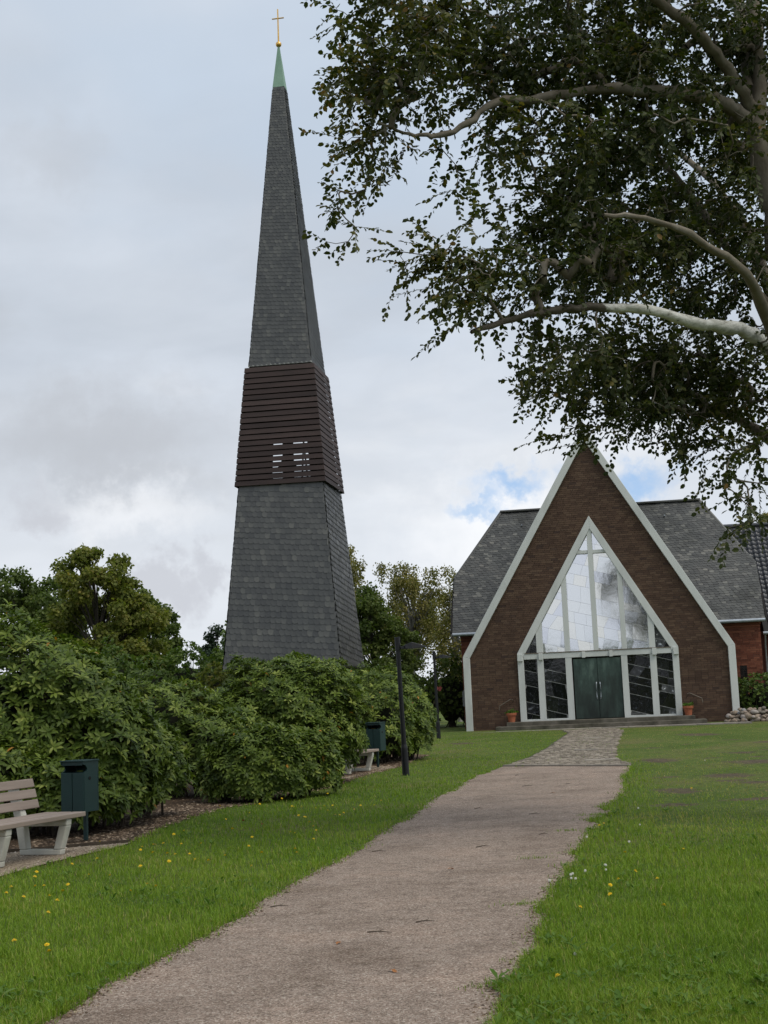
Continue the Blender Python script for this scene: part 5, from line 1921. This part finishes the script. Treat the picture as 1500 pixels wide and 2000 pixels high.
tree('broadleaf_tree', 'dense dark tree directly right of the tower foot', -.7, 66, 7.0,
     [(0, 0, 3.4, 1.75, 1.5, 2.6), (-.4, 0, 5.4, 1.1, 1.0, 1.4), (.9, 0, 3.0, 1.3, 1.2, 2.0)], 17000, .15, MT['dark_leaf'], 47, trunk=.16, clump=.48, nclump=90)
tree('birch_tree', 'slender yellowing birch against the right edge of the tower', -1.9, 73, 10.0,
     [(0, 0, 6.6, 1.2, 1.1, 2.6), (-.2, 0, 8.8, .7, .7, 1.2)], 9500, .12, MT['birch_leaf'], 48, 'birch_bark', .13, .42, .45, 70, .4)
tree('birch_tree', 'airy spreading birch between tower and church', 1.35, 79, 9.9,
     [(0, 0, 6.2, 2.3, 1.8, 2.6), (-.8, 0, 8.5, 1.1, 1.0, 1.2), (1.4, 0, 7.9, 1.2, 1, 1.2)], 18000, .12, MT['birch_leaf'], 49, 'birch_bark', .15, .44, .45, 110, .35)
tree('birch_tree', 'birch with hanging twigs close against the left wall of the hall', 3.6, 75, 8.6,
     [(0, 0, 4.6, 1.1, 1.0, 2.6), (.1, 0, 7.2, .8, .8, 1.0)], 9500, .12, MT['birch_leaf'], 50, 'birch_bark', .13, .42, .5, 70, .4)
tree('broadleaf_tree', 'green tree rising behind the ridge of the pantiled wing', 25.6, 92, 13.0,
     [(0, 0, 9.5, 2.6, 2, 3.2), (1.5, 0, 8.5, 2.2, 2, 3)], 8000, .22, MT['birch_leaf'], 51, trunk=.22, clump=.6, nclump=60)
# a closed wood far behind the churchyard, and the wood across the road behind the viewer
def wood(name, label, xa, xb, y, hmin, hmax, n, leaf, seed):
    r = np.random.default_rng(seed)
    X = r.uniform(xa, xb, n)
    Yy = y + r.normal(0, 2.5, n)
    hh = hmin + (hmax - hmin) * (.5 + .28 * np.sin(X * .23 + seed) + .16 * np.sin(X * .61 + 2) + .10 * np.sin(X * 1.7))
    Z = hh * (1 - r.random(n) ** 1.6) * r.uniform(.9, 1.04, n) + .1
    P = np.stack([X, Yy, Z], 1)
    o_ = leaf_mesh(name, P, unit(r.normal(0, 1, (n, 3))), unit(r.normal(0, 1, (n, 3))), leaf * r.uniform(.7, 1.4, n), T_QUAD, MT['dark_leaf'], None, np.clip(r.normal(.4, .2, n), 0, 1), 1.3)
    return tag(o_, label, 'wood', kind='stuff')


wood('distant_wood', 'far dark line of trees beyond the churchyard', -70, 80, 130, 2.2, 5.2, 14000, .55, 3)
wood('roadside_wood', 'wood across the road behind the viewer, mirrored in the glass', -60, 50, -45, 4.2, 7.4, 16000, .6, 8)


# ------------------------------------------------------------------ beech overhead
def smooth_path(P, n):
    """Catmull-Rom through the given points"""
    P = np.asarray(P, float)
    Q = np.concatenate([[2 * P[0] - P[1]], P, [2 * P[-1] - P[-2]]])
    out = []
    for i in range(1, len(Q) - 2):
        for t in np.linspace(0, 1, n, endpoint=False):
            a, b, c, d = Q[i - 1], Q[i], Q[i + 1], Q[i + 2]
            out.append(.5 * ((2 * b) + (-a + c) * t + (2 * a - 5 * b + 4 * c - d) * t ** 2 + (-a + 3 * b - 3 * c + d) * t ** 3))
    out.append(P[-1])
    return np.array(out)


beech = tag(empty('beech_tree', (5.32, 17.6, 0)), 'large beech with overhanging branches across the upper right of the view', 'tree')
BO = np.array(beech.location)
r = np.random.default_rng(77)
nodes, par, rad0 = [], [], []
for li, L in enumerate(LIMBS):
    S = smooth_path(L, 5)
    S[1:-1, :3] += r.normal(0, .012, (len(S) - 2, 3))
    S[:, 3] = np.maximum(S[:, 3], .012)
    knob = 1 + .05 * np.sin(np.arange(len(S)) * 1.7) + r.normal(0, .05, len(S))
    V, F = tube_np(S[:, :3] - BO, S[:, 3] * knob, 14)
    V = V + r.normal(0, .0035, V.shape)
    if li == 5:
        k = len(S) - 1
        Va, Fa = tube_np(S[:k + 1, :3] - BO, S[:k + 1, 3] * knob[:k + 1], 14)
        Va = Va + r.normal(0, .0035, Va.shape)
        tag(mesh_np('branch', Va, Fa, MT['pale_bark'], beech, True), 'pale bare limb with stripped white bark')
    else:
        mesh_np('trunk' if li == 0 else 'branch', V, F, MT['bark'], beech, True)
    start = 20 if li == 0 else 3
    for i in range(start, len(S)):
        nodes.append(S[i, :3])
        par.append(-1)
        rad0.append(S[i, 3])
# growing points
ATT = []
for (cx_, cy_, cz_, rx_, ry_, rz_, n_) in CLUMPS:
    ns_ = max(2, n_ // 4)
    d = unit(r.normal(0, 1, (ns_, 3))) * (r.random((ns_, 1)) ** .40)
    q = np.array([cx_, cy_, cz_]) + d * np.array([rx_, ry_, rz_])
    ATT.append(q[r.integers(0, ns_, n_)] + r.normal(0, .15, (n_, 3)))
ATT = np.concatenate(ATT)
ATT = ATT[ATT[:, 0] > -.62]
N0 = len(nodes)
nodes = [np.array(p) for p in nodes]
NP = np.array(nodes)
dist = np.full(len(ATT), 1e9)
near = np.zeros(len(ATT), int)
for i in range(len(ATT)):
    q = ((NP - ATT[i]) ** 2).sum(1)
    near[i] = q.argmin()
    dist[i] = q.min()
left = np.ones(len(ATT), bool)
paths = []
tips = []
dirs = {}
for _ in range(len(ATT)):
    i = int(np.where(left, dist, 1e9).argmin())
    left[i] = False
    a, e_ = nodes[near[i]], ATT[i]
    seg = e_ - a
    ln = float(np.linalg.norm(seg))
    n_ = max(2, int(ln / .22))
    pd = dirs.get(int(near[i]))
    ctl = a + seg * .5 + (pd * ln * .22 if pd is not None else 0) + np.array([0, 0, .10 * ln]) + r.normal(0, .05 * ln, 3)
    t = np.linspace(0, 1, n_ + 1)[:, None]
    curve = (1 - t) ** 2 * a + 2 * (1 - t) * t * ctl + t ** 2 * e_
    curve[1:-1] += r.normal(0, .012, (n_ - 1, 3))
    idx = [int(near[i])]
    new = []
    for j in range(1, n_ + 1):
        nodes.append(curve[j])
        par.append(idx[-1])
        idx.append(len(nodes) - 1)
        new.append(curve[j])
        dirs[len(nodes) - 1] = (curve[j] - curve[j - 1]) / (np.linalg.norm(curve[j] - curve[j - 1]) + 1e-9)
    paths.append(idx)
    tips.append((idx[-1], dirs[idx[-1]]))
    new = np.array(new)
    q = ((ATT[:, None] - new[None]) ** 2).sum(2)
    qm = q.min(1)
    up_ = left & (qm < dist)
    dist[up_] = qm[up_]
    near[up_] = np.array(idx[1:])[q.argmin(1)[up_]]
NP = np.array(nodes)
load = np.zeros(len(nodes))
for p in paths:
    load[p[-1]] += 1
for i in range(len(nodes) - 1, N0 - 1, -1):
    if par[i] >= 0:
        load[par[i]] += load[i]
rn = np.minimum(.0042 * np.maximum(load, 1) ** .48, .05)
parts = []
for p in paths:
    rr_ = rn[p].copy()
    rr_[0] = min(rr_[0], rr_[1] * 1.25)
    parts.append(tube_np(NP[p] - BO, rr_, 5))
V, F = join(parts)
mesh_np('twigs', V, F, MT['bark'], beech, True)
# leafy sprays: each tip carries a drooping shoot with side shoots, leaves in two ranks
LP, LD, LN = [], [], []
SH = []
trunk_c = np.array([5.1, 17.1, 0])
for (ti_, dr_) in tips:
    base = NP[ti_]
    out = base - trunk_c
    out[2] = 0
    out = out / (np.linalg.norm(out) + 1e-6)
    ns_ = 2 + (r.random() < .6)
    for s_ in range(ns_):
        ax = unit(dr_ * .5 + out * .5 + r.normal(0, .55, 3) + np.array([0, 0, -.22]))
        ln = r.uniform(.32, .66) if base[0] > -.25 else r.uniform(.22, .36)
        nl = int(ln / .030)
        t = (np.arange(nl) + r.random()) / nl
        pts = base + ax * (t * ln)[:, None] + np.array([0, 0, -.22]) * ((t * ln) ** 2)[:, None] * 1.6
        sd = unit(np.cross(ax, np.array([0, 0, 1.0]) + r.normal(0, .35, 3)))
        alt = np.where(np.arange(nl) % 2 == 0, 1.0, -1.0)[:, None]
        ld = unit(ax * .55 + sd * alt * .8 + r.normal(0, .33, (nl, 3)) + np.array([0, 0, -.32]))
        LP.append(pts)
        LD.append(ld)
        LN.append(unit(np.cross(ax, sd) * np.sign(np.cross(ax, sd)[2] + 1e-6) + r.normal(0, .45, (nl, 3))))
        if s_ == 0 or r.random() < .5:
            SH.append(tube_np(pts[[0, nl // 2, nl - 1]] - BO, [.0035, .0025, .0015], 3))
LP, LD, LN = np.concatenate(LP), np.concatenate(LD), np.concatenate(LN)
n_ = len(LP)
lt = np.clip(r.normal(.36, .20, n_) + .22 * np.clip((2.0 - LP[:, 0]) / 2.5, 0, 1) + .12 * np.sin(LP[:, 0] * 2.3) * np.sin(LP[:, 2] * 2.1), 0, 1)  # left side of the crown tinted lighter, sunlit look put into the colour
leaf_mesh('crown', LP - BO, LD, LN, r.uniform(.042, .092, n_), T_BEECH, MT['beech_leaf'], beech, lt)
V, F = join(SH)
mesh_np('shoots', V, F, MT['bark'], beech)

# ------------------------------------------------------------------ grass
def blades(name, X, Y, H, W, lean, tint, mat, parent=None):
    n_ = len(X)
    r = RNG
    a = r.uniform(0, 6.28, n_)
    d = np.stack([np.cos(a), np.sin(a), np.zeros(n_)], 1)
    s_ = np.stack([-np.sin(a), np.cos(a), np.zeros(n_)], 1)
    B = np.stack([X, Y, G(X, Y) - .004], 1)
    zz = np.array([0, 0, 1.0])
    lean = np.asarray(lean)[:, None]
    H = H[:, None]
    W = W[:, None]
    mid = B + zz * H * .55 + d * H * lean * .35
    tip = B + zz * H * (1 - .28 * lean) + d * H * lean * 1.0
    V = np.stack([B - s_ * W * .5, B + s_ * W * .5, mid - s_ * W * .42, mid + s_ * W * .42, tip], 1)
    F = np.array([(0, 1, 3), (0, 3, 2), (2, 3, 4)])
    FF = (F[None] + (np.arange(n_) * 5)[:, None, None]).reshape(-1, 3)
    return tag(mesh_np(name, V.reshape(-1, 3), FF, mat, parent, tint=np.repeat(tint, 5)), kind='stuff')


n_ = 480000
Yg = 6.4 / (1 - RNG.random(n_) * (1 - 6.4 / 54))
Xg = RNG.uniform(-1, 1, n_) * (.285 * Yg + 1.5)
ok = lawn_mask(Xg, Yg)
ok &= RNG.random(n_) > .86 * bareness(Xg, Yg)
# thin dry turf on the right half of the middle distance
yj = Yg + 2.2 * np.sin(Xg * 1.4 + 1) * np.sin(Xg * .53) + 1.2 * np.sin(Xg * 3.7 + Yg * .8) + RNG.normal(0, .9, n_)
dry = sstep(yj, 13.5, 22) * (1 - sstep(Yg, 46, 52) * .4) * sstep(Xg - path_r(np.minimum(Yg, 30)), -.2, 1.2)
dn = .5 + .5 * np.sin(Xg * 1.9 + Yg * .37 + 1) * np.sin(Yg * .9 - Xg * .8)
ok &= RNG.random(n_) > dry * (.40 + .45 * dn)
Xg, Yg, dry, dn = Xg[ok], Yg[ok], dry[ok], dn[ok]
pe = np.minimum(np.abs(Xg - path_l(np.minimum(Yg, 31))), np.abs(Xg - path_r(np.minimum(Yg, 31))))
rough_ = np.exp(-pe / .22) * (Yg < 31)
big = .5 + .5 * np.sin(Xg * 2.7 + 1.3 * np.sin(Yg * 1.1)) * np.sin(Yg * 2.1 + Xg)
Hh = RNG.uniform(.026, .070, len(Xg)) * (1 + .25 * np.sin(Xg * 5.1 + Yg * 1.3) * np.sin(Yg * 4.3 - Xg * 2)) * (1 + .55 * rough_ * RNG.random(len(Xg)) + .35 * big) * (1 - .45 * dry) * (1 - .35 * sstep(Yg, 24, 40))
Ww = .0030 * (Yg / 8) ** .85 * RNG.uniform(.7, 1.4, len(Xg))
patch_ = np.sin(Xg * .9 + 1.7 * np.sin(Yg * .43)) * np.sin(Yg * .71 + .9 * Xg + 2)
tt = np.clip(RNG.normal(.36, .17, len(Xg)) + .16 * (big - .5) + .14 * patch_ + .60 * dry * (.5 + .7 * dn) + .10 * sstep(Yg, 22, 36) + .10 * rough_ * RNG.normal(0, 1, len(Xg)), 0, 1)
tt = np.where(RNG.random(len(Xg)) < .035, RNG.uniform(.9, 1, len(Xg)), tt)
blades('lawn_grass', Xg, Yg, Hh, Ww, RNG.uniform(.15, .95, len(Xg)), tt, MT['grass'])
# tufts straggling onto the gravel and in the joints of the setts
TX, TY = [], []
for (x, y, z) in PATH_WEEDS:
    k = 60
    TX.append(x + RNG.normal(0, .06 + .003 * y, k))
    TY.append(y + RNG.normal(0, .04, k))
for y in np.arange(7.2, 30, .16):
    for e_, sg in ((float(path_l(np.array([y]))[0]), 1), (float(path_r(np.array([y]))[0]), -1)):
        k = int(RNG.integers(4, 34))
        TX.append(e_ + sg * np.abs(RNG.normal(0, .04 + .05 * RNG.random() ** 3, k)) - sg * .02)
        TY.append(y + RNG.normal(0, .06, k))
for _ in range(150):
    y = RNG.uniform(31, 50)
    a, b = sett_span(y)
    k = 10
    TX.append(RNG.uniform(a, b) + RNG.normal(0, .10, k))
    TY.append(y + RNG.normal(0, .05, k))
TX, TY = np.concatenate(TX), np.concatenate(TY)
blades('path_edge_grass', TX, TY, RNG.uniform(.018, .062, len(TX)), .004 * (TY / 8) ** .8, RNG.uniform(.4, 1, len(TX)), np.clip(RNG.normal(.35, .2, len(TX)), 0, 1), MT['grass'])
# broad-leaved weeds and clover leaves among the grass
n_ = 3600
Yw = 6.6 / (1 - RNG.random(n_) * (1 - 6.6 / 20))
Xw = RNG.uniform(-1, 1, n_) * (.29 * Yw + .2)
cl = np.sin(Xw * 1.7 + 2.0) * np.sin(Yw * 1.3 + .4) + .9 * np.exp(-np.abs(Xw - path_r(Yw)) / .35) + .5 * np.exp(-np.abs(Xw - path_l(Yw)) / .3)
ok = lawn_mask(Xw, Yw) & (cl > .28)
Xw, Yw = Xw[ok], Yw[ok]
k = 5
n_ = len(Xw)
an = (np.arange(k) * 1.257)[None] + RNG.uniform(0, 6.28, (n_, 1)) + RNG.normal(0, .3, (n_, k))
el = RNG.uniform(.15, .9, (n_, k))
D = np.stack([np.cos(an) * np.cos(el), np.sin(an) * np.cos(el), np.sin(el)], -1)
P = np.repeat(np.stack([Xw, Yw, G(Xw, Yw) + RNG.uniform(.012, .04, n_)], 1)[:, None], k, 1)
Nn = np.stack([-np.cos(an) * np.sin(el), -np.sin(an) * np.sin(el), np.cos(el)], -1)
sz = np.repeat(np.where(RNG.random((n_, 1)) < .04, .065, RNG.uniform(.016, .048, (n_, 1))), k, 1) * RNG.uniform(.7, 1.2, (n_, k))
tag(leaf_mesh('lawn_weeds', P.reshape(-1, 3), D.reshape(-1, 3), Nn.reshape(-1, 3), sz.ravel() * RNG.uniform(.8, 1.8, n_ * k), T_RHODO, MT['weed'], None, RNG.random(n_ * k)), kind='stuff')

# ------------------------------------------------------------------ flowers, twigs, leaves on the ground
def flower_mesh(name, rad, petals, h, seed):
    rr = random.Random(seed)
    b_ = MB()
    for ring, (rr_, zz, n_) in enumerate(((1.0, .0, petals), (.66, .006, petals - 4), (.34, .010, max(4, petals - 8)))):
        for i in range(n_):
            a = 2 * math.pi * (i + .5 * ring) / n_ + rr.uniform(-.1, .1)
            w_ = math.pi / n_ * 1.15
            R_ = rad * rr_ * rr.uniform(.85, 1.08)
            b_.add([(0, 0, zz), (R_ * .7 * math.cos(a - w_), R_ * .7 * math.sin(a - w_), zz + .004), (R_ * math.cos(a), R_ * math.sin(a), zz + .002 + rr.uniform(0, .005)), (R_ * .7 * math.cos(a + w_), R_ * .7 * math.sin(a + w_), zz + .004)], [(0, 1, 2, 3)])
    return b_.mesh(name)


heads = [flower_mesh('flower_head', .021, 14, 0, s) for s in (1, 2, 3)]
for me in heads:
    me.materials.append(MT['petal'])
stem_me = MB().tube([(0, 0, 0), (.004, .002, .5), (0, 0, 1)], [.0016, .0014, .0012], 5).mesh('stem')
stem_me.materials.append(MT['stem'])
rf = random.Random(9)


def flower(name, P, head, label, cat, group, h, sc=1.0):
    root = tag(empty(name, (P[0], P[1], g1(P[0], P[1]))), label, cat, group)
    s_ = bpy.data.objects.new('stem', stem_me)
    COL.objects.link(s_)
    s_.parent = root
    s_.scale = (1, 1, h)
    o_ = bpy.data.objects.new('flower_head', head)
    COL.objects.link(o_)
    o_.parent = root
    o_.location = (0, 0, h)
    o_.rotation_euler = (rf.uniform(.0, .6), rf.uniform(-.4, .4), rf.uniform(0, 6))
    o_.scale = (sc, sc, sc)
    return root


for i, P in enumerate(DANDELIONS_LEFT):
    if i in (1, 2, 0):
        continue
    flower('dandelion', P, heads[i % 3], 'small yellow flower in the lawn strip left of the gravel path', 'flower', 'yellow flowers left of the path', rf.uniform(.06, .095), rf.uniform(.75, 1.15))
for P, lb_ in zip((DANDELIONS_LEFT[0], DANDELIONS_LEFT[1], DANDELIONS_LEFT[2]),
                  ('single yellow flower at the lower left edge of the lawn', 'upper yellow flower of the close pair at lower left', 'lower yellow flower of the close pair at lower left')):
    flower('dandelion', P, heads[0], lb_, 'flower', 'yellow flowers left of the path', .08, 1.05)
flower('dandelion', DANDELIONS_RIGHT[0], heads[1], 'yellow flower nearest the camera, at the right edge of the path', 'flower', 'yellow flowers right of the path', .085, 1.1)
for i, P in enumerate(DANDELIONS_RIGHT[1:]):
    flower('dandelion', P, heads[i % 3], 'small yellow flower in the lawn right of the gravel path', 'flower', 'yellow flowers right of the path', rf.uniform(.07, .10), rf.uniform(.8, 1.1))
red_h = flower_mesh('flower_head', .020, 12, 0, 5)
red_h.materials.append(MT['red_petal'])
for P, lb_ in zip(POPPIES, ('dark red flower in the left lawn, right one of two', 'dark red flower in the left lawn, left one of two')):
    flower('red_flower', P, red_h, lb_, 'flower', 'red flowers in the lawn', .07, 1.1)
# clover: ball of little florets
b_ = MB()
for i in range(26):
    z_ = 1 - 2 * (i + .5) / 26
    a = i * 2.4
    q = Vector((math.sqrt(1 - z_ * z_) * math.cos(a), math.sqrt(1 - z_ * z_) * math.sin(a), z_)) * .009
    u_ = q.orthogonal().normalized() * .0035
    w_ = q.cross(u_).normalized() * .0035
    b_.add([q * .6 + u_, q * .6 + w_, q * .6 - u_, q * .6 - w_, q * 1.35], [(0, 1, 4), (1, 2, 4), (2, 3, 4), (3, 0, 4)])
clv = b_.mesh('flower_head')
clv.materials.append(MT['clover'])
for P in CLOVER:
    flower('clover', P, clv, 'tiny white clover head in the lawn right of the path', 'flower', 'white clover right of the path', rf.uniform(.05, .08), rf.uniform(.9, 1.3))
TW = ['forked twig at the left edge of the path', 'dry twig on the path near its right side', 'short twig in the middle of the far path', 'curved twig on the path before the setts', 'thin twig at the far left of the path', 'twig on the path by the left grass edge', 'little twig in the middle of the near path', 'short dark twig on the right of the middle path', 'twig on the far right of the path', 'fine twig across the far path', 'small twig on the path left of centre']
for P, lb_ in zip(TWIGS, TW):
    a = rf.uniform(-.6, .6)
    L = rf.uniform(.09, .20)
    b_ = MB()
    pts_ = [(-L / 2 * math.cos(a), -L / 2 * math.sin(a), .004), (0, .012, .012), (L / 2 * math.cos(a + .3), L / 2 * math.sin(a + .3), .006)]
    b_.tube(pts_, [.005, .004, .002], 6)
    b_.tube([pts_[1], (pts_[1][0] + L * .2, pts_[1][1] + L * .18, .02)], [.003, .0015], 5)
    o = b_.build('twig', MT['twig'])
    o.location = (P[0], P[1], g1(P[0], P[1]) + .006)
    tag(o, lb_, 'twig', 'twigs on the gravel')
LF = ['brown leaf at the left grass edge of the path', 'rust leaf in the middle of the near path', 'dead leaf caught at the lower left path edge', 'dead leaf on the worn turf at right', 'pale leaf near the right edge of the near path', 'brown leaf on the near path left of centre', 'brown leaf on the middle path', 'brown leaf on the far path', 'yellowed leaf on the bark mulch near the bench']
for P, lb_ in zip(LEAVES_FALLEN, LF):
    b_ = MB()
    rr = .03
    n_ = 10
    vs_ = [(0, 0, .010)]
    for i in range(n_):
        a = 2 * math.pi * i / n_
        q = rr * (1 + .25 * math.cos(2 * a)) * (1 + (.15 if i % 2 else -.12))
        vs_.append((q * math.cos(a), q * .7 * math.sin(a), .004 + .012 * abs(math.sin(a)) * rf.uniform(.4, 1.2)))
    b_.add(vs_, [(0, i + 1, (i + 1) % n_ + 1) for i in range(n_)])
    b_.tube([(rr, 0, .006), (rr * 1.9, .004, .010)], [.0014, .001], 4)
    o = b_.build('fallen_leaf', MT['dead_leaf'])
    o.location = (P[0], P[1], g1(P[0], P[1]) + .008)
    o.rotation_euler = (rf.uniform(-.2, .2), rf.uniform(-.2, .2), rf.uniform(0, 6))
    tag(o, lb_, 'leaf', 'fallen leaves')
# pink flowering plant beyond the lamp
pk = tag(empty('pink_flowers', (1.15, 60.5, .26)), 'few pink blossoms on bent dark stems left of the farther lamp', 'flowers')
for (a, b, c) in ((-.35, .0, 1.15), (-.05, .1, 1.55), (.9, .2, 1.75)):
    MB().tube([(.6, .2, 0), (.25 + a * .4, .1, c * .55), (a, b, c)], [.035, .025, .012], 6).build('stem', MT['twig'], pk)
    bl_ = MB()
    for i in range(7):
        q = Vector((a + rf.uniform(-.10, .10), b + rf.uniform(-.08, .08), c + rf.uniform(-.06, .06)))
        for j in range(5):
            t_ = j * 1.2566
            bl_.add([q, q + Vector((.05 * math.cos(t_ - .5), -.01, .05 * math.sin(t_ - .5))), q + Vector((.075 * math.cos(t_), -.025, .075 * math.sin(t_))), q + Vector((.05 * math.cos(t_ + .5), -.01, .05 * math.sin(t_ + .5)))], [(0, 1, 2, 3)])
    bl_.build('blossom', MT['pink'], pk)
